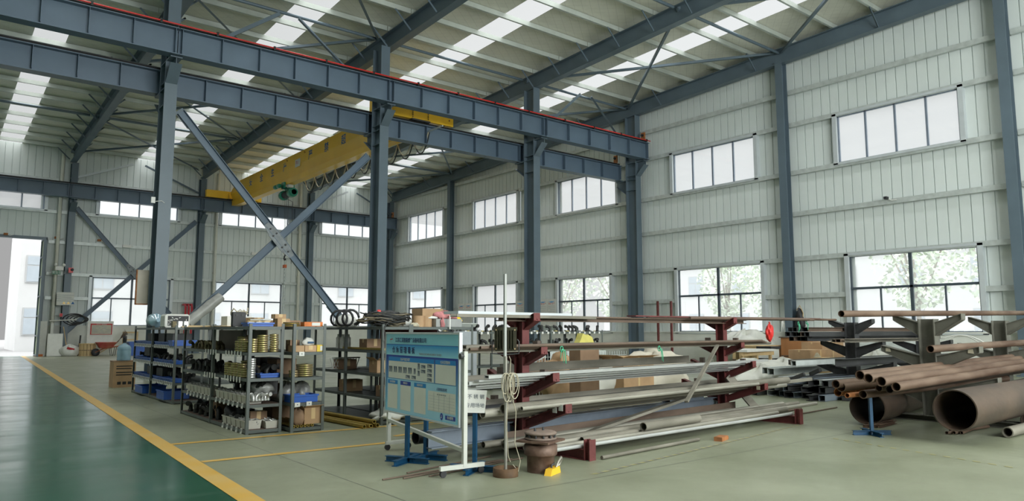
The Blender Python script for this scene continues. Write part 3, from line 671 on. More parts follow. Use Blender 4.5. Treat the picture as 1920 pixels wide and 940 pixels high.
for i in range(4): q.box((-.35, -.003, h_-.14-i*.09), (.35-.1*(i % 2), -.001, h_-.12-i*.09))
q.build('printed_lines', LGREYT, e)
e, w_, h_ = slab('exit_sign', mat('exit_sign_green', (.005, .16, .07), .4), 98, 508, 114, 515, 39.25, .05, 'green running man exit sign beside the gate', 'sign')
text('sign_text', '← 安全出口', TAG, .13, (0, -.004, h_/2), (1, 0, 0), (0, 0, 1), e)
e2, w_, h_ = slab('emergency_lamp', WHITEP, 104, 499, 119, 507, 39.2, .12, 'white twin head emergency lamp above the exit sign', 'lamp')
for s_ in (-.16, .16): q = MB(); q.lathe((s_, -.06, h_), [(.03, -.02), (.07, .02), (.07, .08), (.03, .12)], 12); q.build('lamp_head', WHITEP, e2)
e, w_, h_ = slab('alarm_siren', REDPL, 129, 502, 137, 512, 39.0, .12, 'small red alarm siren on the rail beside the notice column', 'alarm')
q = MB(); q.lathe((.05, -.08, h_*.6), [(.05, 0), (.07, .08)], 12, 'Y'); q.build('horn', BLACK, e)
e, w_, h_ = slab('alarm_button', REDPL, 112, 588, 117, 594, 39.33, .05, 'red alarm push button on the notice column', 'button')
q = MB(); q.lathe((0, -.02, h_/2), [(.05, 0), (.04, .02)], 12, 'Y'); q.build('push_button', REDT, e)
e, w_, h_ = slab('cabinet_panel', mat('dirty_white_panel', (.48, .44, .36), .6, 0, .12, 3), 257, 506, 309, 572, 19.98, .06, 'dirty white metal panel hung behind the leftmost main column', 'panel')
q = MB(); q.box((-w_/2-.006, -.006, 0), (-w_/2+.02, .066, h_)); q.box((w_/2-.02, -.006, 0), (w_/2+.006, .066, h_)); q.box((-w_/2, -.006, -.01), (w_/2, .066, .02)); q.build('rusty_edge', RUSTB, e)
e, w_, h_ = slab('junction_box', WHITEP, 284, 369, 291, 381, 19.28, .04, 'small white junction box on the leftmost main column', 'box')
q = MB(); q.tube([(w_/2, .02, h_*.3), (w_/2+.15, .02, h_*.5), (w_/2+.22, .03, h_*.2)], .008, 6); q.build('cable', WHITEP, e)
for i, (u, v) in enumerate(((349, 568), (355, 567), (361, 567))):
    p = atY(u, v, 39.3); e = empty('red_pipe_riser', (p.x, 39.35, 0), ['left', 'middle', 'right'][i]+' red pipe riser of three beside the back column', 'pipe')
    q = MB(); q.tube([(0, 0, .3), (0, 0, 2.35), (0, .1, 2.5), (0, .55, 2.5)], .055, 10); q.build('riser', REDPIPE, e); q = MB(); q.lathe((0, 0, 1.8), [(.07, 0), (.07, .06)], 10); q.build('flange', REDPIPE, e); q = MB(); q.box((-.06, -.06, 0), (.06, .06, .3)); q.build('foot', STEEL, e)
for u, v in ((11, 439), (106, 446), (186, 451), (238, 462), (478, 476)):
    p = atY(u, v, 39.85); e = empty('wall_junction', (p.x, 39.85, p.z), ['small rusty bracket over the gate', 'rusty bracket above the gate corner', 'dark wall lamp stub right of the notice column', 'pale box on the mid rail above the X brace', 'pale box on the mid rail near the second X brace'][[11, 106, 186, 238, 478].index(u)], 'bracket')
    q = MB(); big = u in (238, 478); q.cbox((0, 0, 0), (.38 if big else .16, .10, .14 if big else .10)); q.build('box', WHITEP if big else RUSTB, e); q = MB(); q.tube([(0, 0, 0), (.15, 0, -.05), (.3, .05, 0)], .015, 6); q.build('cable', WHITEP, e)
# posters on the gable
def posterX(u0, v0, u1, v1, n_, lab):
    x = XG-.06; p, r_ = atX(u0, v0, x), atX(u1, v1, x); y0, y1 = r_.y, p.y; z1 = p.z; z0 = max(r_.z, 1.15); z0 = p.z-1.25
    for i in range(n_):
        a, b_ = y1-(y1-y0)*i/n_, y1-(y1-y0)*(i+1)/n_+.02
        e = empty('wall_poster', (x, (a+b_)/2, z0), lab[i], 'poster'); hh = z1-z0; hw = (a-b_)/2
        q = MB(); q.box((0, -hw, 0), (.012, hw, hh)); q.build('sheet', TAG, e)
        q = MB(); pts = [(-.002, hw*.8-hw*1.6*t, hh-.10-.07*math.sin(PI*t)) for t in [j/8 for j in range(9)]]
        vs = pts+[(a_, b2, c_+.06*(1-abs(2*j/8-1))) for j, (a_, b2, c_) in enumerate(pts)]; q.add(vs, [(j, j+1, 10+j, 9+j) for j in range(8)]); q.build('blue_swoosh', mat('sky_blue_print', (.08, .32, .62), .6), e)
        text('poster_title', '安全 生产', REDT, .10, (-.003, 0, hh-.22), (0, -1, 0), (0, 0, 1), e)
        q = MB()
        for k in range(9): q.box((-.002, -hw*.75, hh-.34-k*.085), (-.001, hw*(.75-.3*(k % 3 == 2)), hh-.325-k*.085))
        q.build('printed_lines', LGREYT, e)
posterX(859, 570, 885, 600, 2, ['left poster of the pair nearest the far corner', 'right poster of the pair nearest the far corner'])
posterX(967, 565, 983, 600, 1, ['single poster left of the light-stand column'])
posterX(1010, 562, 1043, 600, 2, ['left poster of the pair right of the light-stand column', 'right poster of the pair right of the light-stand column'])
p = atX(1663, 372, XG-.1); e = empty('wall_camera', p, 'small black surveillance camera on the gable rail below the upper right window', 'camera')
q = MB(); q.cbox((-.06, 0, 0), (.16, .09, .08)); q.build('camera_body', BLACK, e); q = MB(); q.tube([(0, -.05, -.02), (.02, -.12, -.08), (.05, -.25, -.07)], .012, 6); q.build('cable', WHITEP, e); q = MB(); q.cbox((.06, 0, -.02), (.12, .03, .03)); q.build('mount', WHITEP, e)
# clothes and tool hung on the gable column
e = empty('hanging_bag', (XG-.22, 12.62, 1.25), 'black bag hung on the gable column left of the largest window', 'bag')
q = MB(); q.blob((0, -.08, 0), (.10, .16, .62), 3, .18); q.build('bag_body', BLACK, e); q = MB(); q.tube([(0, -.16, .1), (-.02, -.22, .5), (0, -.1, .75), (0, .02, .6)], .014, 6); q.build('strap', WOODL, e)
for i, (u, lab) in enumerate(((1233, 'left'), (1258, 'right'))):
    p = atX(u, 565, XG-.35); e = empty('maroon_post', (p.x, p.y, 0), lab+' maroon steel post of the pair before the gable wall', 'post'); q = MB(); q.bar((0, 0, .02), (0, 0, p.z), .07, .07, (0, 1, 0)); q.build('post', MAROON, e); q = MB(); q.box((-.15, -.15, 0), (.15, .15, .02)); q.build('base_plate', MAROON, e)
# ================================================================== OUTSIDE (seen through glass and gate)
OUTG = mat('pale_concrete_yard', (.15, .15, .15), .9, 0, .05, .3)
q = MB(); q.add([(XG+.3, -40, -.15), (120, -40, -.15), (120, 120, -.15), (XG+.3, 120, -.15)], [(0, 1, 2, 3)]); q.add([(-60, YB+.3, -.15), (XG+.3, YB+.3, -.15), (XG+.3, 120, -.15), (-60, 120, -.15)], [(0, 1, 2, 3)])
o = q.build('yard_ground', OUTG); o['kind'] = 'structure'
FAC = mat('white_render_facade', (.60, .605, .61), .8, 0, .02, 1); WG = mat('pale_blue_facade_glass', (.41, .46, .51), .6, 0, .05, 2); FAC2 = mat('pale_facade_joint', (.46, .47, .48), .8, 0, .02)
def facade(loc, rz, W, H, rows, cols, lab, wz=1.0, dpt=8):
    e = empty('neighbour_building', loc, lab, 'building', rz=rz)
    q = MB(); q.box((-W/2, 0, 0), (W/2, dpt, H)); q.build('wall', FAC, e)
    for r in range(rows):
        z = wz+r*3.4
        if z+1.9 > H: continue
        for c in range(cols):
            x = -W/2+(c+.5)*W/cols
            q = MB(); q.box((x-.8, -.05, z), (x+.8, -.01, z+1.8)); f = q.build('window', FAC2, e)
            q = MB(); q.box((x-.72, -.07, z+.08), (x-.04, -.051, z+1.1)); q.box((x+.04, -.07, z+.08), (x+.72, -.051, z+1.1)); q.box((x-.72, -.07, z+1.18), (x+.72, -.051, z+1.72)); q.build('pane', WG, f)
    return e
facade((26, 62, -.15), 0, 36, 12, 3, 9, 'white office building behind the back wall windows')
facade((5.4, 56, -.15), 0, 2.2, 9, 3, 1, 'narrow white stair block with blue windows seen through the gate')
facade((54, 22, -.15), -PI/2, 60, 11, 3, 13, 'white building with gridded windows behind the gable trees')
LEAVES = mat('pale_leaves', (.60, .67, .54), .8, 0, .3, 2); BARK = mat('grey_bark', (.35, .31, .27), .9, 0, .2, 5)  # crowns share one pale green with random tone
def tree(x, y, h, r, lab, seed):
    rnd = random.Random(seed); e = empty('tree', (x, y, -.15), lab, 'tree')
    q = MB(); q.tube([(0, 0, 0), (.05, .02, h*.3), (0, .1, h*.6)], [.11, .09, .05], 8)
    for k in range(6): a = rnd.uniform(0, 6.28); q.tube([(0, 0, h*.3+k*.1), (math.cos(a)*r*.4, math.sin(a)*r*.4, h*.55), (math.cos(a)*r*.8, math.sin(a)*r*.8, h*.8)], [.05, .035, .012], 6)
    q.build('trunk', BARK, e); q = MB()
    for k in range(1500):
        a = rnd.uniform(0, 6.28); t = rnd.random()**.5; z = h*.32+rnd.random()*h*.68; w_ = math.sin(PI*min(1, max(.05, (z-h*.28)/(h*.74))))**.6
        c = Vector((math.cos(a)*r*t*w_, math.sin(a)*r*t*w_, z)); s_ = rnd.uniform(.07, .15); d1 = Vector((rnd.uniform(-1, 1), rnd.uniform(-1, 1), rnd.uniform(-1, 1))).normalized(); d2 = d1.cross(Vector((rnd.uniform(-1, 1), .3, rnd.uniform(-1, 1)))).normalized()
        q.add([c-d1*s_, c+d2*s_*.6, c+d1*s_, c-d2*s_*.6], [(0, 1, 2, 3)])
    q.build('crown', LEAVES, e)
tl = [(30, 8.6, 6, 2.0, 'leafy tree outside the right half of the largest lower window'), (31, 12.4, 7, 1.7, 'thin tree outside the left half of the largest lower window'), (30, 17.9, 5.5, 1.9, 'leafy tree outside the right side of the second gable window'), (32, 22.0, 6.5, 1.6, 'pale tree outside the left side of the second gable window'), (31, 28.5, 6.5, 2.2, 'tree outside the third gable window behind the columns'), (33, 36, 6, 1.8, 'tree outside the fourth gable window'), (31, 3.6, 5.5, 1.4, 'tree outside beyond the right edge of the largest window')]
for i, (x, y, h, r, lab) in enumerate(tl): tree(x, y, h, r, lab, i)
e = empty('picket_fence', (27.5, 15, -.15), 'low white picket fence outside the gable windows', 'fence')
q = MB()
for k in range(150): q.box((0, -18+k*.3, 0), (.04, -18+k*.3+.16, 1.35))
q.box((.05, -18, .4), (.09, 27, .48)); q.box((.05, -18, 1.0), (.09, 27, 1.08)); q.build('pickets', FAC, e)
q = MB(); q.box((.02, -18, 0), (.2, 27, .15)); q.build('kerb', FAC2, e)
e = empty('yard_shed', (29.2, 7.9, -.15), 'low pale shed outside the lower right pane', 'shed')
q = MB(); q.box((-.6, -.8, 0), (.6, .8, 1.6)); q.build('wall', FAC, e); q = MB(); q.box((-.75, -1, 1.6), (.75, 1, 1.75)); q.build('roof', FAC2, e)
# ================================================================== STORAGE SHELVES
LV = [.045, .335, .635, .935, 1.24]
def shelving(x0, x1, y0, y1, label, mids=(), levels=LV, along='Y', boards=None, posth=1.275, grp=None):
    """slotted-angle shelving; origin at its near-left foot"""
    e = empty('storage_shelf', (x0, y0, 0), label, 'shelf', grp); W, D = x1-x0, y1-y0; a = .035
    ps = [(0, 0, 1, 1), (W, 0, -1, 1), (0, D, 1, -1), (W, D, -1, -1)]
    for m_ in mids:
        if along == 'Y': ps += [(0, m_-y0, 1, 1), (W, m_-y0, -1, 1)]
        else: ps += [(m_-x0, 0, 1, 1), (m_-x0, D, 1, -1)]
    for px_, py_, sx__, sy__ in ps:
        q = MB(); q.box((px_, py_, 0), (px_+sx__*a, py_+sy__*.004, posth)); q.box((px_, py_+sy__*.004, 0), (px_+sx__*.004, py_+sy__*a, posth)); q.build('post', SHELF, e)
    for i, z in enumerate(levels):
        q = MB(); t_ = .0041
        q.box((.036, t_, z-.035), (W-.036, t_+.012, z)); q.box((.036, D-t_-.012, z-.035), (W-.036, D-t_, z)); q.box((t_, .036, z-.035), (t_+.012, D-.036, z)); q.box((W-t_-.012, .036, z-.035), (W-t_, D-.036, z))
        q.box((.017, .017, z-.012), (W-.017, D-.017, z-.002))
        q.build('shelf_board', SHELF, e)
        if boards and i in boards:
            q = MB(); q.box((.02, .02, z-.0019), (W-.02, D-.02, z+.0005)); q.build('board_cover', DECK, e)
    return e
A1 = (2.91, 3.33, 8.50, 11.28); A2 = (3.385, 3.80, 8.36, 11.14)
B1 = (3.14, 3.60, 12.69, 15.70); B2 = (3.64, 4.08, 12.5, 15.5)
C1_ = (4.54, 4.97, 8.30, 10.40); C2_ = (5.0, 6.02, 8.36, 10.3)
shelving(*A1, 'grey five tier shelf nearest the yellow line, near unit holding flanges and cream bins', (9.87,), boards=(0, 1))
shelving(*A2, 'grey five tier shelf backing onto the nearest one, end holding the blue tray', (9.75,), boards=(1,))
shelving(*B1, 'grey shelf behind the first row holding many small blue bins', (14.25,), boards=(0,))
shelving(*B2, 'grey shelf backing onto the blue-bin shelf', (14.05,))
shelving(*C1_, 'grey shelf behind the blue board with black cables heaped on top', (9.35,))
shelving(*C2_, 'wide grey shelf with maroon backing right of the cable shelf', (9.3,))
q = MB(); q.box((5.03, 9.25, .05), (5.99, 9.27, 1.22)); o = q.build('maroon_backing_sheet', MAROON); tag(o, 'maroon steel sheet standing inside the wide shelf behind the board', 'sheet')
q = MB(); q.box((6.12, 9.0, 0), (6.55, 9.7, 1.18)); e = empty('sheet_metal_cabinet', (0, 0, 0), 'pale grey metal cabinet between the wide shelf and the light stand', 'cabinet'); q.build('body', mat('grey_cabinet_sheet', (.36, .39, .41), .35, .3, .15, 4), e)
for y in (9.02, 9.36): q = MB(); q.box((6.105, y, .05), (6.119, y+.32, 1.14)); dd = q.build('door', MATS['grey_cabinet_sheet'], e); q = MB(); q.box((6.09, y+.25, .55), (6.104, y+.28, .68)); q.build('handle', DARKS, dd)
# rows further right, seen between the loaded rack levels
pr_ = 7.3
backrows = []
for i, (x, y) in enumerate(((7.15, 11.6), (8.05, 11.7), (8.95, 11.8), (9.85, 11.9), (10.75, 12.0), (11.65, 12.1))):
    shelving(x, x+.86, y, y+.45, 'grey shelf in the far cross row, %s from the left behind the bar rack' % ORD[i], along='X', levels=[.06, .48, .86, 1.16], posth=1.2); backrows.append((x, y))
# ------------------------------------------------------------------ small goods
def bin_(name, size, m, label, loc, grp, rz=0, tagged=True):
    L_, W_, H_ = size; t = .006; e = empty(name, loc, label, 'bin', grp, rz=rz)
    q = MB(); k = .88   # tapered open tray, length along local x (front at -x)
    def ringp(s_, z, ins): return [(-L_/2*s_+ins, -W_/2*s_+ins, z), (L_/2*s_-ins, -W_/2*s_+ins, z), (L_/2*s_-ins, W_/2*s_-ins, z), (-L_/2*s_+ins, W_/2*s_-ins, z)]
    r = [ringp(k, 0, 0), ringp(1, H_, 0), ringp(1, H_, t), ringp(k, t, t)]
    vs = [p for a in r for p in a]
    q.add(vs, [(3, 2, 1, 0)]+[(a*4+j, a*4+(j+1) % 4, (a+1)*4+(j+1) % 4, (a+1)*4+j) for a in range(3) for j in range(4)]+[(12, 13, 14, 15)])
    q.box((-L_/2-.006, -W_/2-.006, H_-.012), (-L_/2+.001, W_/2+.006, H_)); q.build('tray', m, e)
    if tagged: q = MB(); q.cbox((-L_/2-.012, 0, -.02), (.003, min(.06, W_*.6), .065), 0, 0, .12); c = q.build('card_tag', TAG, e); q = MB(); q.cbox((-L_/2-.0145, 0, -.012), (.001, .02, .025), 0, 0, .12); q.build('printed_mark', GREYT, c)
    return e
def fill(e, size, m, n_, seed, r=.016, name='fitting_in_bin'):
    rnd = random.Random(seed); q = MB(); L_, W_, H_ = size
    for k in range(n_):
        c = Vector((rnd.uniform(-L_*.36, L_*.36), rnd.uniform(-W_*.34, W_*.34), H_*rnd.uniform(.55, 1.0))); a = rnd.uniform(0, 3.14)
        d = Vector((math.cos(a), math.sin(a), rnd.uniform(-.3, .3)))*r*1.4; q.tube([c-d, c, c+d+Vector((0, 0, r*.8))], r*rnd.uniform(.6, 1), 6)
    q.box((-L_*.38, -W_*.36, .01), (L_*.38, W_*.36, H_*.5)); o = q.build(name, m, e); o['kind'] = 'stuff'; return o
protoc = {}
def put(key, make, loc, label, group, rz=0):
    if key not in protoc: protoc[key] = make(loc, label, group, rz); return protoc[key]
    return dup(protoc[key], loc, rz, label, group)
def mk_bin(name, size, m, fm_=None, seed=1, tagged=True):
    def f(loc, label, group, rz):
        e = bin_(name, size, m, label, loc, group, rz, tagged)
        if fm_: fill(e, size, fm_, 16, seed)
        return e
    return f
# cream bins: A1 front (-x side) levels 2 and 1
def row_bins(key, mk, x, ys_, z, what, grp):
    for i, y in enumerate(ys_): put(key, mk, (x, y, z), what+', %s from the near post' % ORD[i], grp)
row_bins('cream', mk_bin('parts_bin', (.20, .145, .10), BINW, POLY), A1[0]+.115, [8.66+.165*i for i in range(7)], LV[1]+.003, 'cream parts bin on the second tier of the nearest shelf', 'cream bins on the second tier')
row_bins('cream', None, A1[0]+.115, [9.98+.165*i for i in range(7)], LV[1]+.003, 'cream parts bin on the second tier beyond the middle post', 'cream bins beyond the middle post')
row_bins('cream', None, A1[0]+.115, [8.66+.17*i for i in range(5)], LV[0]+.003, 'cream parts bin on the bottom tier of the nearest shelf', 'cream bins on the bottom tier')
for i, (x, y, z) in enumerate(((A1[0]+.13, 8.62, 1), (A1[0]+.12, 8.62, 0), (A1[0]+.30, 8.62, 0))): pass
row_bins('endbin', mk_bin('parts_bin', (.17, .16, .085), BINW, ZINCW, 4, False), A1[0]+.33, [8.62, 8.80], LV[0]+.003, 'cream bin of pale nuts at the bottom tier end', 'cream end bins')
# blue bins of B1
bb = mk_bin('parts_bin', (.17, .10, .06), BINB, None)
for lv, nm_ in ((3, 'fourth'), (2, 'third'), (1, 'second')):
    row_bins('blue', bb, B1[0]+.10, [12.78+.115*i for i in range(12)], LV[lv]+.003, 'small blue bin with white card, %s tier, near half' % nm_, 'blue bins near half %s tier' % nm_)
    row_bins('blue', None, B1[0]+.10, [14.36+.115*i for i in range(12)], LV[lv]+.003, 'small blue bin with white card, %s tier, far half' % nm_, 'blue bins far half %s tier' % nm_)
def tray(loc, size, m, lab, cat='tray', rz=0):
    L_, W_, H_ = size; e = empty('storage_tray', loc, lab, cat, rz=rz); q = MB(); t = .008
    q.box((-L_/2, -W_/2, 0), (L_/2, W_/2, .008)); q.box((-L_/2, -W_/2, .008), (L_/2, -W_/2+t, H_)); q.box((-L_/2, W_/2-t, .008), (L_/2, W_/2, H_)); q.box((-L_/2, -W_/2+t, .008), (-L_/2+t, W_/2-t, H_)); q.box((L_/2-t, -W_/2+t, .008), (L_/2, W_/2-t, H_)); q.build('tray_body', m, e)
    q = MB(); q.box((-L_/2-.012, -W_/2-.012, H_-.018), (L_/2+.012, -W_/2, H_)); q.box((-L_/2-.012, W_/2, H_-.018), (L_/2+.012, W_/2+.012, H_)); q.box((-L_/2-.012, -W_/2, H_-.018), (-L_/2, W_/2, H_)); q.box((L_/2, -W_/2, H_-.018), (L_/2+.012, W_/2, H_)); q.build('rim', m, e)
    return e
tray((3.57, 8.52, LV[1]+.003), (.32, .24, .09), BINB, 'blue plastic tray on the second tier of the right end shelf')
tray((3.32, 12.86, LV[3]+.003), (.40, .26, .09), BINB, 'blue tray at the near end of the blue-bin shelf, fourth tier')
tray((3.30, 13.3, LV[0]+.003), (.40, .50, .14), BINB, 'deep blue tray on the bottom tier of the blue-bin shelf')
tray((3.30, 14.9, LV[0]+.003), (.40, .60, .13), BINB, 'long blue tray on the bottom tier, far half of the blue-bin shelf')
tray((3.20, 8.66, LV[2]+.003), (.24, .22, .05), BINB, 'shallow blue tray of parts on the third tier beside white flanges')
# flanges
def mk_flange(r, h, m):
    def f(loc, label, group, rz):
        q = MB(); q.lathe((0, 0, 0), [(r*.42, 0), (r*.97, 0), (r, h*.12), (r, h*.7), (r*.97, h*.8), (r*.55, h*.82), (r*.5, h), (r*.42, h), (r*.42, 0)], 16)
        o = q.build('pipe_flange', m); o.location = loc; tag(o, label, 'flange', group); return o
    return f
def stack(key, mk, x, y, z, n_, h, what, grp=None):
    for i in range(n_):
        rn = random.Random(i*7+int(x*100)); put(key, mk, (x+rn.uniform(-.003, .003), y+rn.uniform(-.003, .003), z+i*h), what, grp or what)
# A1 end: tier 4 gold stacks
z3, z2 = LV[3]+.003, LV[2]+.003
fl1 = mk_flange(.052, .027, ZINC); fl2 = mk_flange(.065, .025, ZINC); flw = mk_flange(.048, .026, ZINCW); flb = mk_flange(.10, .024, ZINC)
stack('f1', fl1, 2.99, 8.60, z3, 6, .027, 'yellow zinc flange in the left short stack, fourth tier end')
stack('f2', fl2, 3.11, 8.62, z3, 8, .026, 'yellow zinc flange in the middle tall stack, fourth tier end')
stack('f1', fl1, 3.245, 8.60, z3, 8, .027, 'yellow zinc flange in the right stack, fourth tier end')
stack('fw', flw, 2.985, 8.60, z2, 9, .026, 'white zinc flange stacked at the corner post, third tier')
for i in range(3): stack('f1', fl1, 2.98, 8.78+.13*i, z3, 5+i % 2, .027, 'yellow zinc flange stacked behind the corner on the fourth tier')
for i in range(6): stack('f1', fl1, 2.985, 8.80+.125*i, z2, 4+(i*2) % 4, .027, 'yellow zinc flange stacked along the third tier side')
for i in range(4): stack('f2', fl2, 3.15, 8.95+.16*i, z2, 5+i % 3, .026, 'yellow zinc flange in the rear stacks of the third tier')
stack('fb', flb, 3.62, 8.56, z2, 6, .025, 'large yellow flange stacked on the right end shelf, third tier')
stack('f1', fl1, 3.455, 8.50, z2, 3, .027, 'brown flange beside the large ones on the third tier')
for i, (x, y) in enumerate(((3.2, 9.0), (3.12, 9.3), (3.2, 9.6))): stack('f2', fl2, x, y, z3, 5+i, .026, 'yellow zinc flange stacked deep on the fourth tier')
FITK = mat('brown_cast_fitting', (.13, .105, .05), .5, .4, .4, 20)
def mk_fit(m, s_):
    def f(loc, label, group, rz):
        q = MB(); q.tube([(0, 0, .02*s_), (0, 0, .06*s_), (.03*s_, 0, .085*s_), (.06*s_, 0, .09*s_)], .022*s_, 10); q.lathe((0, 0, 0), [(.028*s_, 0), (.028*s_, .022*s_)], 10); q.lathe((.055*s_, 0, .09*s_), [(.028*s_, 0), (.028*s_, .02*s_)], 10, 'X')
        o = q.build('pipe_elbow', m); o.location = loc; o.rotation_euler.z = rz; tag(o, label, 'pipe fitting', group); return o
    return f
fa = mk_fit(FITK, 1.0); fbk = mk_fit(CASTB, 1.3); fc = mk_fit(ZINCW, .8)
rnd = random.Random(3)
for i in range(16): put('fa', fa, (2.99+.11*(i % 2), 9.98+.078*i, z3), 'brass-brown pipe elbow on the fourth tier beyond the middle post', 'brown elbows on the fourth tier', rnd.uniform(0, 6))
for i in range(14): put('fk', fbk, (3.0+.13*(i % 2), 9.96+.09*i, z2), 'dark pipe elbow on the third tier beyond the middle post', 'dark elbows on the third tier', rnd.uniform(0, 6))
for i in range(26): put('fk', fbk, (2.99+.12*(i % 3), 9.0+.085*i, LV[0]+.003), 'black cast elbow on the bottom tier of the nearest shelf', 'black elbows on the bottom tier', rnd.uniform(0, 6))
for i in range(8): put('fk', fbk, (3.12+.03*(i % 2), 8.75+.12*i, LV[1]+.105), 'dark elbow heaped behind the cream bins on the second tier', 'dark elbows behind the cream bins', rnd.uniform(0, 6))
for i in range(12): put('fc', fc, (3.0+.035*(i % 6), 8.545+.05*(i//6), LV[1]+.04), 'pale zinc elbow in the end bin of the second tier', 'pale zinc elbows', rnd.uniform(0, 6))
for i in range(9): put('fk', fbk, (3.10+.1*(i % 3), 8.70+.11*(i//3), z2), 'dark elbow deep in the end of the third tier', 'dark elbows deep third tier', rnd.uniform(0, 6))
for i in range(10): put('fk', fbk, (3.2+.1*(i % 3), 12.95+.3*(i//3), LV[2]+.003), 'dark elbow on the third tier of the blue-bin shelf', 'dark elbows on the blue-bin shelf', rnd.uniform(0, 6))
for i in range(8): put('fk', fbk, (3.35+.08*(i % 2), 12.85+.22*(i//2), LV[1]+.003), 'dark elbow on the second tier of the blue-bin shelf', 'dark elbows low on the blue-bin shelf', rnd.uniform(0, 6))
for i in range(10): put('fk', fbk, (3.30+.1*(i % 2), 14.4+.13*i, LV[2]+.003), 'dark elbow in the far half, third tier of the blue-bin shelf', 'dark elbows far half', rnd.uniform(0, 6))
# cartons
def carton(x0, y0, z0, w_, d_, h_, m, lab, rz=0.0, tape=True, name='carton', cat='box', tagc=None, openf=False):
    e = empty(name, (x0, y0, z0), lab, cat, rz=rz)
    q = MB(); 
    if not openf: q.box((-w_/2, -d_/2, 0), (w_/2, d_/2, h_))
    else:
        t = .004
        q.box((-w_/2, -d_/2, 0), (w_/2, d_/2, t)); q.box((-w_/2, -d_/2, t), (-w_/2+t, d_/2, h_)); q.box((w_/2-t, -d_/2, t), (w_/2, d_/2, h_)); q.box((-w_/2+t, -d_/2, t), (w_/2-t, -d_/2+t, h_)); q.box((-w_/2+t, d_/2-t, t), (w_/2-t, d_/2, h_))
    q.build('box_body', m, e)
    if openf:
        q = MB(); q.plate([(-w_/2, -d_/2, h_), (w_/2, -d_/2, h_), (w_/2, -d_/2-d_*.25, h_+.03), (-w_/2, -d_/2-d_*.25, h_+.03)], (0, 0, 1), .003); q.plate([(-w_/2, d_/2, h_), (-w_/2, -d_/2, h_), (-w_/2-w_*.2, -d_/2, h_+.04), (-w_/2-w_*.2, d_/2, h_+.04)], (0, 0, 1), .003); q.build('open_flap', m, e)
    if tape: q = MB(); q.box((-w_/2-.001, -.02, h_-.05), (w_/2+.001, .02, h_+.001)); q.box((-.025, -d_/2-.001, h_*.3), (.025, -d_/2-.0001, h_)); q.build('packing_tape', WOODL, e)
    if tagc: q = MB(); q.box((-w_*.1, -d_/2-.003, h_*.15), (w_*.35, -d_/2-.0011, h_*.85)); q.build('paper_label', tagc, e)
    return e
carton(3.47, 8.47, z3, .13, .18, .075, CARD, 'small brown carton on the fourth tier, left end of right shelf', tape=False)
carton(3.615, 8.47, z3, .145, .18, .075, mat('striped_cardboard', (.46, .30, .17), .8), 'striped brown carton on the fourth tier under a white bag')
carton(3.745, 8.47, z3, .10, .18, .08, mat('yellow_carton', (.68, .48, .04), .6), 'yellow carton with white label on the fourth tier', tape=False, tagc=TAG)
e = empty('white_bag', (3.615, 8.48, z3+.077), 'small white paper bag with teal print on the striped carton', 'bag'); q = MB(); q.blob((0, 0, 0), (.075, .05, .09), 5, .12); q.build('bag_body', TAG, e); q = MB(); q.box((-.02, -.055, .02), (.06, -.052, .045)); q.build('teal_print', BLUEP, e)
carton(3.50, 8.66, z3, .12, .14, .14, CARDD, 'brown carton standing behind the striped one')
carton(3.68, 8.50, LV[0]+.033, .22, .20, .19, CARD, 'large brown open carton on the bottom tier of the right end shelf', openf=True)
carton(3.15, 8.82, LV[0]+.003, .20, .12, .18, CARDD, 'dark brown carton deep on the bottom tier of the nearest shelf')
carton(3.56, 8.9, LV[1]+.003, .2, .2, .2, CARDD, 'dark carton behind the blue tray')
for i, (x, m_, lab) in enumerate(((3.47, POLY, 'clear plastic sack of parts on the left of the second tier, right shelf'), (3.66, POLY, 'clear plastic sack bulging above the blue tray'))):
    e = empty('plastic_sack', (x, 8.72, LV[1]+.003), lab, 'bag'); q = MB(); q.blob((0, 0, 0), (.11, .09, .22), 11+i, .2, 20, 12); q.build('sack_body', m_, e)
e = empty('plastic_sack', (3.19, 8.78, LV[1]+.11), 'dark crumpled plastic sack behind the end bin, second tier', 'bag'); q = MB(); q.blob((0, 0, 0), (.12, .14, .13), 21, .25, 20, 12); q.build('sack_body', POLY, e)
e = empty('plastic_sack', (3.08, 9.35, LV[0]+.08), 'dark plastic sack on the bottom tier beside the middle post', 'bag'); q = MB(); q.blob((0, 0, 0), (.13, .18, .16), 22, .25, 20, 12); q.build('sack_body', BLACK, e)
e = empty('plastic_sack', (3.52, 8.5, LV[0]+.033), 'brown crumpled paper sack on the bottom tier beside the open carton', 'bag'); q = MB(); q.blob((0, 0, 0), (.09, .12, .18), 23, .25, 20, 12); q.build('sack_body', CARDD, e)
# brass tubes lying on the bottom tier end
for i in range(6):
    q = MB(); q.pipe((0, 0, 0), (0, .9, 0), .017, .006, 12); o = q.build('brass_tube', BRASS); o.location = (3.44+.046*i, 8.39, LV[0]+.019); tag(o, 'short brass tube on the bottom tier, %s of six from the left' % ORD[i], 'tube', 'brass tubes on the bottom tier')
# longer brass tubes lying on the floor before the cable shelf
for i, (x, z, lab) in enumerate(((4.22, .027, 'left'), (4.31, .027, 'middle'), (4.40, .027, 'right'), (4.355, .075, 'upper'))):
    q = MB(); q.pipe((0, 0, 0), (-.12, 2.0, 0), .026, .009, 16); o = q.build('long_brass_tube', BRASS); o.location = (x, 8.12, z); tag(o, lab+' long brass tube of the floor bundle left of the board', 'tube', 'brass floor tubes')
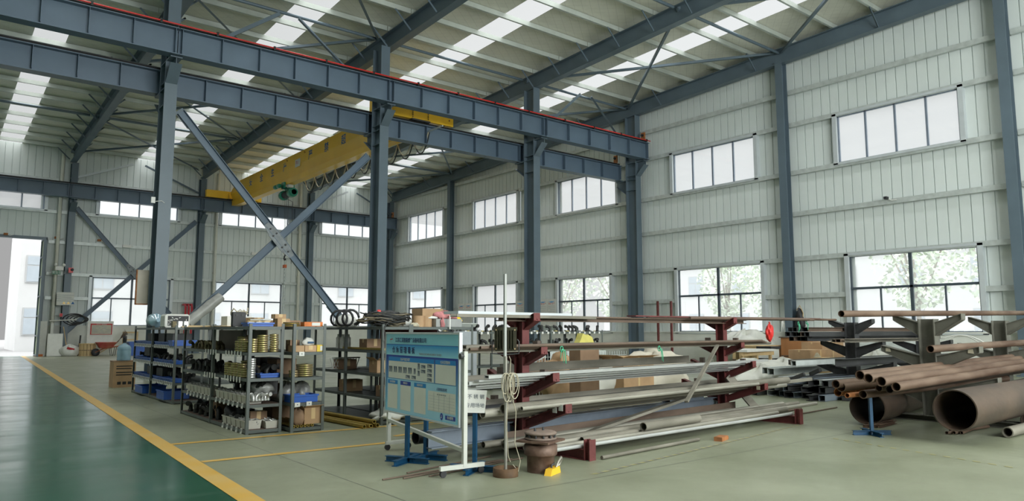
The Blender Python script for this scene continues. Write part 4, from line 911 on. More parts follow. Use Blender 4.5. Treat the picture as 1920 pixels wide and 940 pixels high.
# steel strips on the bottom of C1 etc
e = empty('crumpled_sheet', (4.75, 8.45, LV[0]+.003), 'grey crumpled plastic sheet on the bottom tier behind the board', 'sheet'); q = MB(); q.blob((0, 0, 0), (.24, .22, .12), 31, .3, 24, 12); q.build('sheet_body', FILM, e)
for i, (y, z, lab) in enumerate(((8.5, .335, 'second tier'), (8.7, .635, 'third tier'), (9.0, .935, 'fourth tier'), (9.6, .335, 'second tier far half'), (9.8, .635, 'third tier far half'))):
    carton(4.76, y, z+.003, .26, .22, .14+.02*(i % 2), CARD if i % 2 else CARDD, 'brown carton on the %s of the cable shelf' % lab, openf=(i == 1))
for i in range(5):
    q = MB(); q.bar((0, 0, 0), (0, 1.2, 0), .07, .012); o = q.build('brass_strip', BRASS); o.location = (4.62+.075*(i % 4), 8.33, LV[3]+.010+.013*(i//4)); tag(o, 'flat brass strip on the fourth tier of the cable shelf', 'strip', 'brass strips')
for i in range(5):
    q = MB(); q.lathe((0, 0, 0), [(.03, 0), (.03, .15), (.012, .17), (.012, .20), (.0, .20)], 14); o = q.build('foam_can', TAG); o.location = (4.66+.02*(i % 2), 9.5+.085*i, LV[3]+.003); tag(o, 'slim white spray can on the fourth tier of the cable shelf', 'can', 'white spray cans')
MESH = mat('white_wire_basket', (.6, .6, .58), .4)
e = empty('wire_basket', (4.75, 9.9, LV[2]+.003), 'white lattice plastic basket deep in the cable shelf', 'basket'); q = MB()
for k in range(9):
    for s_ in (-1, 1): q.bar((-.2+k*.045, -.15, .0), (-.2+k*.045+s_*.05, -.15, .16), .008, .008, (0, 1, 0))
q.box((-.22, -.16, .15), (.22, -.14, .17)); q.box((-.22, -.15, 0), (.22, .15, .008)); q.build('lattice', MESH, e)
for i in range(4):
    q = MB(); q.pipe((0, 0, 0), (0, 1.6, 0), .03, .006, 12); o = q.build('grey_tube', DARKS); o.location = (4.63+.075*i, 8.6, LV[1]+.033 if i else LV[1]+.2); o.location.z = LV[1]+.193+.0; o.location.z = LV[1]+.205
    bpy.data.objects.remove(o)
for i, (y0, y1) in enumerate(((9.15, 9.82), (9.92, 11.1))):
    q = MB(); q.box((3.352, y0, LV[3]+.003), (3.366, y1, 1.20)); o = q.build('backing_cardboard', mat('grey_brown_board', (.20, .165, .13), .8)); tag(o, 'grey brown cardboard sheet behind the fourth tier, %s half of the first row' % ['near', 'far'][i], 'cardboard')
for i, (x, y, z) in enumerate(((3.33, 13.2, LV[3]+.003), (3.33, 13.75, LV[3]+.003), (3.36, 14.7, LV[3]+.003), (3.36, 13.9, LV[1]+.003), (3.36, 14.6, LV[1]+.003), (3.36, 14.9, LV[2]+.09))):
    carton(x, y, z, .30, .42, .20, BLACK, 'black crate at the back of the blue-bin shelf, '+['fourth tier near end', 'fourth tier before the middle post', 'fourth tier far half', 'second tier near half', 'second tier far half', 'third tier far half'][i], tape=False, name='black_crate', cat='crate')
for i, (x, y, z) in enumerate(((3.62, 9.3, LV[2]+.003), (3.62, 9.9, LV[2]+.003), (3.62, 9.4, LV[0]+.003), (3.62, 9.9, LV[1]+.003), (3.62, 10.4, LV[3]+.003), (3.2, 10.3, LV[0]+.003))):
    carton(x, y, z, .26, .34, .19, [CARDD, BLACK, CARDD, DARKS, CARD, CARDD][i], ['dark brown', 'black', 'brown', 'charcoal', 'tan', 'umber'][i]+' box deep inside the first shelf row', tape=False)
for i, (x, y, z) in enumerate(((5.25, 8.6, .045), (5.6, 8.7, .335), (5.3, 8.65, .635), (5.75, 8.6, .635), (5.4, 8.7, .935), (5.8, 8.6, .045))):
    carton(x, y, z+.003, .28, .26, .15+.02*(i % 3), [CARDD, DARKS, BLACK, CARD, CARDD, CARD][i], ['dark brown', 'charcoal', 'black', 'tan', 'umber', 'light brown'][i]+' box on the wide maroon-backed shelf, '+['bottom tier left', 'second tier', 'third tier left', 'third tier right', 'fourth tier', 'bottom tier right'][i], tape=False)
# ---- things on top of the shelves
ZT = 1.243
def top(u, y): return atY(u, 600, y).x
carton(3.50, 9.05, ZT, .16, .16, .10, CARD, 'brown carton at the bottom of the stack above the first row end')
carton(3.46, 9.05, ZT+.101, .14, .14, .055, CARD, 'small brown carton topping the stack above the first row')
carton(3.30, 9.35, ZT, .10, .2, .10, CARD, 'narrow brown carton left of the carton stack')
carton(3.72, 9.6, ZT, .42, .25, .085, CARDD, 'long flat brown carton lying on the first row top')
carton(3.66, 8.48, ZT, .235, .12, .055, ORANGE, 'orange printed carton with white label on the first row end', tape=False, tagc=TAG)
stack('fb', flb, 3.42, 8.60, ZT, 3, .02, 'flat coil of olive wire beside the orange carton') if False else None
e = empty('wire_coil', (3.44, 8.58, ZT), 'flat round olive wire coils beside the orange carton', 'coil')
for k in range(4): q = MB(); q.lathe((0, 0, .013*k), [(.05, .002), (.105-.004*k, 0), (.11-.004*k, .006), (.105-.004*k, .012), (.05, .011)], 24); q.build('coil_layer', FITK if k % 2 else BRASS, e)
e = tray((3.07, 8.68, ZT), (.30, .20, .045), BINB, 'blue tray filled with small white boxes on the corner top')
for i in range(6):
    q = MB(); q.box((-.022, -.03, 0), (.022, .03, .045)); o = q.build('small_box', TAG); o.location = (2.955+.046*i, 8.63+.07*(i % 2), ZT+.009); tag(o, 'tiny white box in the blue tray on the corner top', 'box', 'tiny white boxes')
e = empty('black_case', (2.99, 9.15, ZT), 'upright black plastic tool case on top of the nearest shelf', 'case'); q = MB(); q.prism([(-.075, 0), (.075, 0), (.078, .02), (.078, .17), (.07, .18), (-.07, .18), (-.078, .17), (-.078, .02)], (0, -.04, 0), (0, .04, 0)); q.build('case_body', BLACK, e); q = MB(); q.box((-.05, -.045, .13), (-.02, -.0401, .15)); q.box((.02, -.045, .13), (.05, -.0401, .15)); q.build('latch', DARKS, e)
carton(3.25, 10.0, ZT, .34, .26, .14, TAG, 'white crate box with rope on top behind the black case', tape=False)
e = empty('rope_coil', (3.26, 9.95, ZT+.142), 'loose tan rope coil on the white box', 'rope'); q = MB(); q.tube([(.11*math.cos(t*.5), .09*math.sin(t*.5), .012+.002*t+(.05 if t % 5 == 0 else 0)) for t in range(26)], .009, 6); q.build('coil', ROPE, e)
for i in range(5):
    q = MB(); q.box((-.12, -.08, 0), (.12, .08, .018)); o = q.build('flat_package', [CARD, TAG, CARDD, WOODL, TAG][i]); o.location = (3.12+.02*i, 8.95, ZT+.0185*i); o.rotation_euler.z = .2*i; tag(o, ['brown', 'white', 'dark brown', 'pale wooden', 'topmost white'][i]+' flat package in the low pile behind the blue tray', 'package')
carton(3.38, 9.7, ZT, .15, .2, .12, CARD, 'brown carton deep on the first row top', .3)
e = empty('steel_offcuts', (3.0, 9.75, ZT), 'thin sheet scraps lying flat along the first row top', 'offcuts'); q = MB()
for k in range(7): q.cbox((.05*(k % 3), .15*k-.1, .004+.004*(k % 2)), (.3, .16, .003), .2*k)
o = q.build('scraps', WOODL, e)
# B top: water jug on side, patterned box, planks
e = empty('water_jug', (3.35, 15.0, ZT+.0), 'clear blue water jug lying on its side on the blue-bin shelf top', 'jug'); q = MB(); q.lathe((0, -.2, .135), [(.03, 0), (.03, .05), (.12, .12), (.135, .16), (.125, .22), (.135, .26), (.125, .32), (.135, .36), (.12, .42), (.02, .43)], 20, 'Y'); q.build('jug_body', WATER, e)
e = empty('patterned_box', (3.35, 13.6, ZT), 'white rounded box with black leaf pattern on the blue-bin shelf top', 'box'); q = MB(); q.prism([(-.2, .02), (-.18, 0), (.18, 0), (.2, .02), (.2, .2), (.17, .23), (-.17, .23), (-.2, .2)], (0, -.15, 0), (0, .15, 0)); q.build('box_body', TAG, e)
q = MB(); rn = random.Random(9)
q.box((-.155, -.152, .03), (.185, -.1501, .20)); q.build('black_panel', BLACK, e); q = MB()
for k in range(26): a = rn.uniform(0, 3.1); c = Vector((rn.uniform(-.14, .17), -.1535, rn.uniform(.045, .185))); d = Vector((math.cos(a), 0, math.sin(a)))*.022; n2 = Vector((-d.z, 0, d.x))*.3; q.add([c-d, c+n2, c+d, c-n2], [(0, 1, 2, 3)])
q.build('leaf_pattern', TAG, e)
e = empty('plank_bundle', (3.5, 13.0, ZT), 'thin offcut planks laid flat on the blue-bin shelf top', 'planks'); q = MB()
for k in range(5): q.cbox((.03*k, .2*k-.2, .01+.016*(k % 2)), (.5, .12, .014), .3*k)
q.build('planks', WOODL, e)
for i in range(3):
    q = MB(); q.box((-.03, -.05, 0), (.03, .05, .10)); o = q.build('wrapped_pack', ZINCW if i else FITK); o.location = (3.15+.09*i, 12.85, ZT); tag(o, 'small %s pack on the near end of the blue-bin shelf top' % ['brown', 'silver left', 'silver right'][i], 'package')
# white wrapped bracing foot leaning: film around the brace foot
e = empty('film_wrap', (0, 0, 0), 'cloudy plastic film wrapped round the foot of the crossing brace', 'wrap'); p0, p1 = atY(415, 556, 19.45), atY(352, 606, 19.45); q = MB(); q.tube([p0, p0*.66+p1*.34, p0*.33+p1*.67, p1], [.12, .14, .12, .15], 10); q.build('film', mat('cloudy_film', (.36, .36, .34), .4, 0, .2, 4), e)
# C top: hoses and cables
def coil_pile(name, c, label, m, n_, R, r, seed, hgt, flat=.5, squash=1.0):
    rnd = random.Random(seed); e = empty(name, c, label, 'cable')
    for k in range(n_):
        ph = rnd.uniform(0, 6.28); rad = R*rnd.uniform(.6, 1); cx_, cy_ = rnd.uniform(-R*.5, R*.5)*squash, rnd.uniform(-R*.35, R*.35); tl = rnd.uniform(-.25, .25)
        pts = []
        for j in range(30):
            a = ph+j*2*PI*1.6/29; rr_ = rad*(1+.1*math.sin(3*a+k)); z = hgt*(.15+.8*k/n_)+tl*rr_*math.sin(a)*flat+.01*math.sin(5*a)
            pts.append((cx_+rr_*math.cos(a)*squash, cy_+rr_*math.sin(a)*.8, max(r*1.02, z)))
        q = MB(); q.tube(pts, r, 6); q.build('cable_loop', m if k % 4 else CABLEY, e)
    return e
coil_pile('cable_heap', (4.76, 8.62, ZT), 'tangled heap of thin black and olive cables on the shelf behind the board', CABLE, 40, .21, .008, 5, .20, .6, 1.25)
e = empty('black_hose', (4.62, 9.0, ZT), 'thick black hose coil standing up on the left of the cable heap', 'hose'); q = MB()
q.tube([(-.16+.10*math.cos(t*.42), .0+.012*t, .125+.105*math.sin(t*.42)) for t in range(46)], .016, 8); q.build('coil', BLACK, e)
q = MB(); q.tube([(-.05, .1, .03), (.05, .0, .14), (.20, -.06, .20), (.36, -.1, .215), (.45, -.12, .19)], .017, 8); q.tube([(-.08, .1, .03), (.04, .05, .12), (.18, -.02, .17), (.33, -.06, .17)], .017, 8); q.build('hose_end', BLACK, e); q = MB(); q.blob((.2, -.08, .19), (.03, .03, .045), 2, .3); q.build('red_tie', REDPL, e)
e = empty('hanging_cable', (4.56, 8.27, ZT), 'single black cable hanging down the front of the cable shelf', 'cable'); q = MB(); q.tube([(.15, .15, .06), (.03, .02, .03), (-.02, -.015, -.05), (-.01, -.02, -.16), (.06, -.02, -.24), (.09, -.02, -.28)], .006, 6); q.build('cable', CABLE, e)
for i, (x, y, lab) in enumerate(((4.62, 9.5, 'white folded sack standing left of the black hose'), (5.15, 9.05, 'long white sack lying behind the cable heap'))):
    e = empty('white_sack', (x, y, ZT), lab, 'sack'); q = MB(); q.blob((0, 0, 0), (.17 if i == 0 else .30, .14, .17), 41+i, .1); q.build('sack_body', TAG, e)
e = empty('yellow_rag', (4.98, 8.75, ZT+.07), 'small yellow rag among the cables', 'rag'); q = MB(); q.blob((0, 0, 0), (.05, .05, .06), 6, .3); q.build('rag_body', YBAG, e)
e = empty('white_glove', (5.08, 8.42, ZT), 'pair of grubby white work gloves at the cable heap edge', 'gloves'); q = MB(); q.blob((0, 0, 0), (.06, .035, .05), 7, .25); q.blob((.05, .03, 0), (.05, .03, .035), 8, .25); q.build('gloves', ROPE, e)
e = empty('cardboard_roll', (5.22, 8.55, ZT), 'brown cardboard half-tubes standing right of the cable heap', 'cardboard')
for k in range(2):
    q = MB(); n = 14; R = .085; pts = [(k*.13+R*math.cos(a), R*math.sin(a)) for a in [PI*.9+j*PI*1.2/n for j in range(n+1)]]; inn = [(k*.13+(R-.006)*math.cos(a), (R-.006)*math.sin(a)) for a in [PI*.9+j*PI*1.2/n for j in range(n+1)]]
    vs = [(x, y, z) for z in (0, .15) for x, y in pts+inn]; m_ = n+1
    fs = [(j, j+1, 2*m_+j+1, 2*m_+j) for j in range(n)]+[(m_+j+1, m_+j, 3*m_+j, 3*m_+j+1) for j in range(n)]+[(2*m_+j, 2*m_+j+1, 3*m_+j+1, 3*m_+j) for j in range(n)]; q.add(vs, fs); q.build('half_tube', CARD, e)
q = MB(); q.box((5.42, 8.40, ZT), (5.85, 8.62, ZT+.11)); e = empty('grey_case', (0, 0, 0), 'long grey metal case under the pink cloth on the wide shelf', 'case'); q.build('case_body', mat('grey_case_metal', (.30, .31, .30), .4, .3), e)
e = empty('pink_cloth', (5.62, 8.50, ZT+.112), 'crumpled pink cloth lying over the grey case', 'cloth'); q = MB(); q.blob((0, 0, 0), (.17, .11, .10), 13, .35, 24, 14); q.blob((-.1, -.11, -.12), (.03, .02, .12), 15, .3); q.build('cloth', PINK, e); q = MB(); q.blob((-.2, -.02, 0), (.1, .03, .035), 19, .1); q.build('roller', TAG, e)
e = empty('white_hook_tube', (5.60, 8.33, ZT), 'thin white bent tube hooked over the shelf edge by the pink cloth', 'tube'); q = MB(); q.tube([(0, 0, -.03), (0, 0, .12), (.02, .03, .15), (.10, .08, .16)], .010, 8); q.build('tube', WHITEP, e)
q = MB(); q.prism([(-.12, 0), (.12, 0), (.08, .045), (-.08, .045)], (5.62, 8.37, ZT-.0), (6.2, 8.42, ZT-.0)); e = empty('perforated_trough', (0, 0, 0), 'grey perforated sheet trough at the right end of the wide shelf top', 'trough'); bpy.data.objects.remove(e)
e = empty('sheet_trough', (5.95, 8.75, ZT), 'grey sheet metal trough on the right end of the wide shelf', 'trough'); q = MB(); q.prism([(-.12, 0), (.12, 0), (.17, .05), (.16, .055), (.115, .008), (-.115, .008), (-.16, .055), (-.17, .05)], (-.3, 0, 0), (.3, 0, 0)); q.build('trough_body', GALV, e)
carton(5.78, 9.2, ZT, .36, .3, .27, CARD, 'tall brown carton behind the yellow bag', tape=False)
e = empty('yellow_bag', (5.98, 8.85, ZT+.06), 'bright yellow plastic bag on the pile right of the pink cloth', 'bag'); q = MB(); q.blob((0, 0, 0), (.13, .10, .14), 17, .2, 22, 12, True); q.build('bag_body', YBAG, e); q = MB(); q.tube([(.06, -.05, .10), (.12, -.04, .06), (.14, -.03, .03)], [.03, .015, .03], 8); q.build('bag_knot', YBAG, e)
# water bottle on carton by the line
carton(3.27, 17.3, 0, .42, .42, .55, CARD, 'brown printed carton standing on the floor by the yellow line under the water bottle', tape=False, name='tall_carton')
tc_ = [o for o in COL.objects if o.name.startswith('tall_carton')][-1]
q = MB()
for r_ in range(4): q.box((-.16, -.2115, .43-.05*r_-(.03 if r_ > 1 else 0)), (.17-.04*(r_ % 2), -.2105, .452-.05*r_-(.03 if r_ > 1 else 0)))
for k in range(3): q.box((-.13+.1*k, -.2115, .06), (-.06+.1*k, -.2105, .12))
q.build('printed_text', BLKT, tc_)
q = MB(); q.box((-.215, -.215, .53), (.215, .215, .552)); q.build('carton_lid', CARDD, tc_)
e = empty('water_bottle', (3.27, 17.26, .554), 'large clear blue water bottle with black pump on the printed carton', 'bottle')
q = MB(); q.lathe((0, 0, 0), [(.02, 0), (.125, 0), (.135, .015), (.13, .04), (.135, .07), (.128, .09), (.135, .12), (.135, .20), (.128, .215), (.135, .23), (.132, .27), (.11, .31), (.05, .345), (.032, .36), (.032, .40), (.01, .40)], 28); q.build('bottle_body', WATER, e)
q = MB(); q.lathe((0, 0, .40), [(.036, -.03), (.036, .01), (.04, .012), (.04, .11), (.03, .12), (0, .12)], 16); q.tube([(0, -.03, .48), (0, -.08, .49), (0, -.09, .46)], .01, 6); q.build('pump', BLACK, e)
# far-row goods
rnd = random.Random(12)
mk = mk_bin('parts_bin', (.18, .12, .07), BINW, None)
for si, (x, y) in enumerate(backrows):
    nm_ = ORD[si]
    for lv, z in ((2, .863), (3, 1.163)):
        for i in range(9):
            k = (si*5+i*3+lv) % 4
            kk, mm, lab = [('fk', fbk, 'black cast elbow'), ('f1', fl1, 'yellow zinc flange'), ('fw', flw, 'white zinc flange'), ('fk', fbk, 'black cast elbow')][k]
            put(kk, mm, (x+.07+.088*i, y+.1+.04*(i % 2), z), '%s on the %s tier of the %s far shelf' % (lab, 'top' if lv == 3 else 'upper', nm_), 'goods of far shelf %s tier %s kind %s' % (nm_, lv, kk), rnd.uniform(0, 6) if kk == 'fk' else 0)
        for i in range(5): put('tagc', lambda loc, label, group, rz: (lambda o: (setattr(o, 'location', loc), tag(o, label, 'tag', group), o)[-1])(MB().box((-.025, 0, -.05), (.025, .002, .0)).build('price_card', TAG)), (x+.1+.16*i, y-.006, z-.0), 'white card on the %s tier edge of the %s far shelf' % ('top' if lv == 3 else 'upper', nm_), 'cards of far shelf %s tier %s' % (nm_, lv))
    carton(x+.25+.1*(si % 3), y+.28, .863, .2, .2, .12+.03*(si % 2), [CARD, ORANGE, BLACK, CARDD, POLY, CARD][si], '%s box at the back of the %s far shelf' % (['brown', 'orange', 'black', 'dark brown', 'grey', 'tan'][si], nm_), tape=False)
# white cards on A and C ends
for i, (x, y, z, lab) in enumerate(((3.49, 8.345, .93, 'fourth tier'), (3.455, 8.345, .335, 'second tier, left'), (3.60, 8.345, .34, 'second tier, right'))):
    e = empty('shelf_card', (x, y, z-.04), 'white paper card on the right end shelf edge, '+lab, 'tag'); q = MB(); q.box((-.033, 0, 0), (.033, .002, .05)); q.build('card', TAG, e); q = MB(); q.box((-.005, -.001, .02), (.008, -.0001, .03)); q.build('mark', BLKT, e)
for tier in (3, 2):
    for i in range(11):
        put('cardx', lambda loc, label, group, rz: (lambda o: (setattr(o, 'location', loc), tag(o, label, 'tag', group), o)[-1])(MB().box((-.002, -.022, -.055), (.0, .022, .012)).build('bin_card', TAG)), (2.905, 8.75+.11*i+(.3 if i > 5 else 0), LV[tier]), 'white card clipped along the %s tier edge of the nearest shelf' % ORD[tier], 'edge cards %s tier' % ORD[tier])
# ================================================================== MAROON CANTILEVER BAR RACK
AX = math.radians(4.8); RU = Vector((math.cos(AX), math.sin(AX), 0)); RV = Vector((math.sin(AX), -math.cos(AX), 0)); RP = Vector((4.77, 5.77, 0)); UZ = Vector((0, 0, 1))
def R_(s, t, z): return RP+RU*s+RV*t+UZ*z
S2 = 3.93
rk = empty('cantilever_bar_rack', RP, 'maroon two post cantilever rack loaded with long bars in the middle foreground', 'rack')
def rp(s, t, z): return R_(s, t, z)-RP
for s in (0, S2):
    q = MB(); q.ibeam(rp(s, 0, .10), rp(s, 0, 1.31), .12, .10, .008, .007, RV); q.build('post', MAROON, rk)
    bt_ = .87 if s == 0 else 1.04; q = MB(); q.ibeam(rp(s, -.87, .05), rp(s, bt_, .05), .10, .09, .008, .007); b_ = q.build('base_beam', MAROON, rk)
    for t in (-.90, bt_+.03): q = MB(); q.ibeam(rp(s, t, .0), rp(s, t, .19), .07, .09, .008, .007, RV); q.build('end_stop', MAROON, b_)
    for j, (zj, tt, dz) in enumerate(((1.24, .22, .09), (.88, .32, .12), (.56, .48, .18), (.25, .64, .20))):
        for sg in (-1, 1):
            q = MB(); p0, p1 = rp(s, sg*.05, zj), rp(s, sg*tt, zj+dz); q.ibeam(p0, p1, .085, .08, .007, .007); a_ = q.build('arm', MAROON, rk)
            if j: 
                d = (p1-p0).normalized(); q = MB(); c = p0+d*((p1-p0).length*.62)+UZ*.075; q.cbox(c+UZ*.012, (.06, .06, .10), AX+.15); q.build('stop_block', mat('brown_stop_block', (.10, .075, .06), .6), a_)
            q = MB(); p = p1; q.bar(p-RU*.045, p+RU*.045, .009, .085); q.build('arm_cap', MAROON, a_)
for c0 in (.50, .58): 
    q = MB(); p = rp(0, c0, .37+.31*(c0-.3)); q.cbox(p-RU*.044, (.004, .055, .06), AX); q.build('white_sticker', TAG, rk)
p = rp(S2, .55, .43); q = MB(); q.cbox(p-RU*.044, (.004, .05, .05), AX); q.build('white_sticker', ROPE, rk)
LVL = {0: (1.285, .40, .0), 1: (.925, .38, 0), 2: (.605, .39, 0), 3: (.295, .32, 0)}
def surf(lv, t): zj, sl_, _ = LVL[lv]; return zj+sl_*max(0, abs(t)-.05)+.003
NBAR = [0]
def place_bar(kind, name, m, s0, s1, t, z, sz, label, cat='bar', grp=None, skew=0.0, dz=0.0):
    """long stock piece; z is its underside"""
    a, b_ = R_(s0, t, z), R_(s1, t+skew, z+dz); q = MB(); r = sz if not isinstance(sz, tuple) else sz[0]/2; Lc = Vector(a)
    A, B = a-Lc, b_-Lc; up = Vector((0, 0, 1))
    if kind == 'tube': q.pipe(A+up*r, B+up*r, r, max(.004, r*.14), 14)
    elif kind == 'rod': q.tube([A+up*r, B+up*r], r, 8)
    elif kind == 'flat': q.bar(A+up*sz[1]/2, B+up*sz[1]/2, sz[0], sz[1])
    elif kind == 'box':
        w_, h_ = sz[0]/2, sz[1]/2; t_ = .006; q.add([], []); o1 = [(-w_, -h_), (w_, -h_), (w_, h_), (-w_, h_)]; i1 = [(x*(1-t_/w_), y*(1-t_/h_)) for x, y in o1]
        d, u_, r_ = q.frame(A, B, up); c0, c1 = A+up*h_, B+up*h_
        vs = [P+r_*x+u_*y for P in (c0, c1) for x, y in o1+i1]
        q.add(vs, [(j, (j+1) % 4, 8+(j+1) % 4, 8+j) for j in range(4)]+[(4+(j+1) % 4, 4+j, 12+j, 12+(j+1) % 4) for j in range(4)]+[((j+1) % 4, j, 4+j, 4+(j+1) % 4) for j in range(4)]+[(8+j, 8+(j+1) % 4, 12+(j+1) % 4, 12+j) for j in range(4)])
    elif kind == 'chan': q.chan(A+up*sz[1]/2, B+up*sz[1]/2, sz[1], sz[0], .006, up, 1)
    elif kind == 'trough': w_, h_, t_ = sz[0]/2, sz[1], .005; q.prism([(-w_, 0), (w_, 0), (w_, h_), (w_-t_, h_), (w_-t_, t_), (-w_+t_, t_), (-w_+t_, h_), (-w_, h_)], A, B)
    elif kind == 'hat': w_, h_, t_ = sz[0]/2, sz[1], .005; q.prism([(-w_, h_), (-w_, h_-t_), (-w_+t_+.0, 0), (-w_+2*t_, h_-t_), (w_-2*t_, h_-t_), (w_-t_, 0), (w_, h_-t_), (w_, h_)], A, B)
    elif kind == 'ib': q.ibeam(A+up*sz[1]/2, B+up*sz[1]/2, sz[1], sz[0], .010, .008)
    elif kind == 'ang': q.angle(A, B, sz[0], .006, up, 1)
    o = q.build(name, m); o.location = a; tag(o, label, cat, grp); NBAR[0] += 1; return o
# top level
place_bar('flat', 'white_flat_bar', WHITEAL, -.92, .68, -.02, surf(0, 0)+.062, (.22, .028), 'white flat panel strip lying on top of the bar rack, left end')
place_bar('ib', 'brown_beam', BROWNB, -.35, 4.50, .03, surf(0, .05), (.10, .055), 'brown I-section beam along the front top of the rack')
place_bar('ib', 'brown_beam', BROWNB, -.2, 4.42, -.09, surf(0, .09), (.10, .05), 'brown I-section beam along the rear top of the rack')
place_bar('flat', 'brown_plate_strip', MAROON, 1.9, 4.45, -.03, surf(0, 0)+.075, (.14, .014), 'maroon flat strip lying on the beams at the right of the rack top')
place_bar('trough', 'dusty_channel', DUSTY, -1.0, 1.0, .12, surf(0, .13), (.10, .03), 'dusty channel at the left front edge of the rack top')
for i, (t, s0, s1) in enumerate(((-.16, 2.4, 7.3), (-.19, 2.9, 8.3), (-.22, 3.2, 7.7), (.155, 2.9, 6.4))):
    place_bar('rod', 'long_brown_rod', [BROWNB, RUST, MAROON, BROWNB][i], s0, s1, t, surf(0, abs(t))+.004, .015+.004*(i % 2), ['longest thin brown rod', 'second thin rusty rod', 'third thin maroon rod', 'front brown rod'][i]+' reaching right from the rack top past the red bag', dz=.02)
e = empty('red_helmet', tuple(onP(1443, 632, R_(0, -.16, 0), RV)), 'bright red cracked plastic cap hanging on the rod ends right of the rack', 'cap'); q = MB(); q.blob((0, 0, 0), (.078, .05, .185), 51, .24, 24, 14, False); q.build('cap_shell', REDPL, e)
q = MB(); q.tube([(0, 0, .15), (.02, .0, .20), (0, 0, .235)], .012, 6); q.build('strap', REDPL, e)
q = MB(); rn = random.Random(4)
for k in range(6): q.cbox((-.01+rn.uniform(-.03, .03), -.046, .07+rn.uniform(-.03, .05)), (.014, .006, .02), 0, 0, rn.uniform(0, 3))
q.build('dark_holes', BLACK, e)
def tie_(name, u, v, t, m, lab, ln=.16):
    p = onP(u, v, R_(0, t, 0), RV); e = empty(name, p, lab, 'twine'); q = MB(); rn = random.Random(int(u))
    q.tube([(.02*math.cos(a), 0, .03*math.sin(a)) for a in [j*.6 for j in range(12)]], .006, 5)
    for k in range(5): a = rn.uniform(-2.6, .3); q.tube([(0, -.01, 0), (.03*math.cos(a), -.02, .03*math.sin(a)), (.05*math.cos(a), -.02, -ln*rn.uniform(.2, 1))], [.006, .005, .003], 5)
    q.build('knot', m, e)
tie_('green_twine', 1512, 605, -.2, GTWINE, 'green twine knot around the long rods right of the red cap'); tie_('green_twine', 1053, 655, .33, GTWINE, 'green twine strip hanging from the brown tubes near the first post', .3); tie_('green_twine', 1236, 654, .33, GTWINE, 'green twine bow on the brown tubes in the rack middle'); tie_('white_twine', 1465, 602, -.2, TAG, 'white twine knot on the long rods beside the red cap'); tie_('green_twine', 1497, 607, -.15, GTWINE, 'dangling green twine left of the other green knot')
# level 1
place_bar('hat', 'dusty_sheet_profile', DUSTY, -.95, 4.05, .10, surf(1, .20), (.26, .035), 'wide dusty folded profile along the first level front')
place_bar('hat', 'dusty_sheet_profile', DUSTY, -.7, 4.9, -.17, surf(1, .27), (.24, .04), 'wide dusty folded profile along the first level rear')
for i, t in enumerate((.255, .290, .322)): place_bar('tube', 'brown_tube', BROWNB, -.92+.1*i, 4.72-.12*i, t, surf(1, t), .016, ['inner', 'middle', 'outer'][i]+' brown tube of three on the first level edge', 'tube')
place_bar('flat', 'pale_flat_bar', ALUB, 2.55, 3.85, .06, surf(1, .2)+.037, (.12, .012), 'short pale flat bar on the first level near the second post')
place_bar('rod', 'grey_rod', DUSTY, 4.0, 5.4, -.02, surf(1, .06)+.05, .018, 'grey rod sticking out right of the second post, first level')
# level 2
place_bar('trough', 'dark_grey_trough', DUSTY, -.95, 3.8, -.17, surf(2, .26), (.16, .055), 'deep dark grey channel along the second level rear')
place_bar('ang', 'dark_angle', DUSTY, .0, 3.6, -.33, surf(2, .42), (.09, .09), 'tall dusty angle bar at the back of the second level')
place_bar('hat', 'dusty_sheet_profile', DUSTY, -.95, 1.05, .0, .72, (.16, .06), 'dusty folded profile on the left of the second level') if False else None
for i, (t, s0, s1, w_) in enumerate(((.10, -.9, 4.25, .07), (.18, -.8, 3.9, .06), (.255, -.95, 4.35, .07), (.335, -.9, 4.15, .07), (.415, -.85, 4.4, .06))):
    place_bar(['box', 'flat', 'box', 'flat', 'box'][i], 'aluminium_bar', ALUB, s0, s1, t, surf(2, t+w_/2), (w_, .03 if i % 2 == 0 else .014), 'bright aluminium bar on the second level, %s from the post' % ORD[i])
place_bar('flat', 'aluminium_bar', ALUB, -.9, .9, .14, surf(2, .2)+.034, (.20, .016), 'wide bright aluminium plank on top at the left of the second level')
place_bar('flat', 'aluminium_bar', ALUB, -.35, 1.1, .26, surf(2, .3)+.034, (.08, .014), 'short aluminium strip on the second level left part')
place_bar('flat', 'aluminium_bar', STAIN, 1.15, 3.4, -.05, surf(2, .12)+.0, (.09, .03), 'dull steel strip beside the posts on the second level')
# level 3
for i, (t, s0, s1, r, m_, lab) in enumerate(((.56, -.55, 3.87, .020, STAIN, 'bright stainless tube at the front edge of the third level'), (.47, -.7, 4.9, .045, DUSTY, 'thick dusty tube behind the stainless one, third level'), (.36, -.85, 4.75, .042, STAIN, 'stainless tube in the middle of the third level'), (.255, -.8, 4.6, .040, DUSTY, 'dusty tube close to the posts on the third level'), (.15, -.9, 5.5, .028, STAIN, 'slim stainless tube next to the posts, third level'), (-.20, -.8, 5.0, .045, DARKS, 'dark tube behind the posts on the third level'), (-.32, -.6, 4.4, .045, DUSTY, 'dusty tube at the rear of the third level'))):
    place_bar('tube', 'stock_tube', m_, s0, s1, t, surf(3, abs(t)+r*.5), r, lab, 'tube')
place_bar('chan', 'grey_channel', BLUEST, .9, 2.4, .08, surf(3, .1)+.09, (.10, .05), 'short grey channel on top of the third level tubes')
for i in range(4): place_bar('box', 'thin_square_tube', [DARKS, DUSTY, ALUB, STAIN][i], -.6+.2*i, 4.3-.1*i, -.10-.055*i, surf(2, .1+.055*i)+(.0 if i else .0), (.04, .04), 'thin square tube behind the posts on the second level, %s from the post' % ORD[i]) if False else None
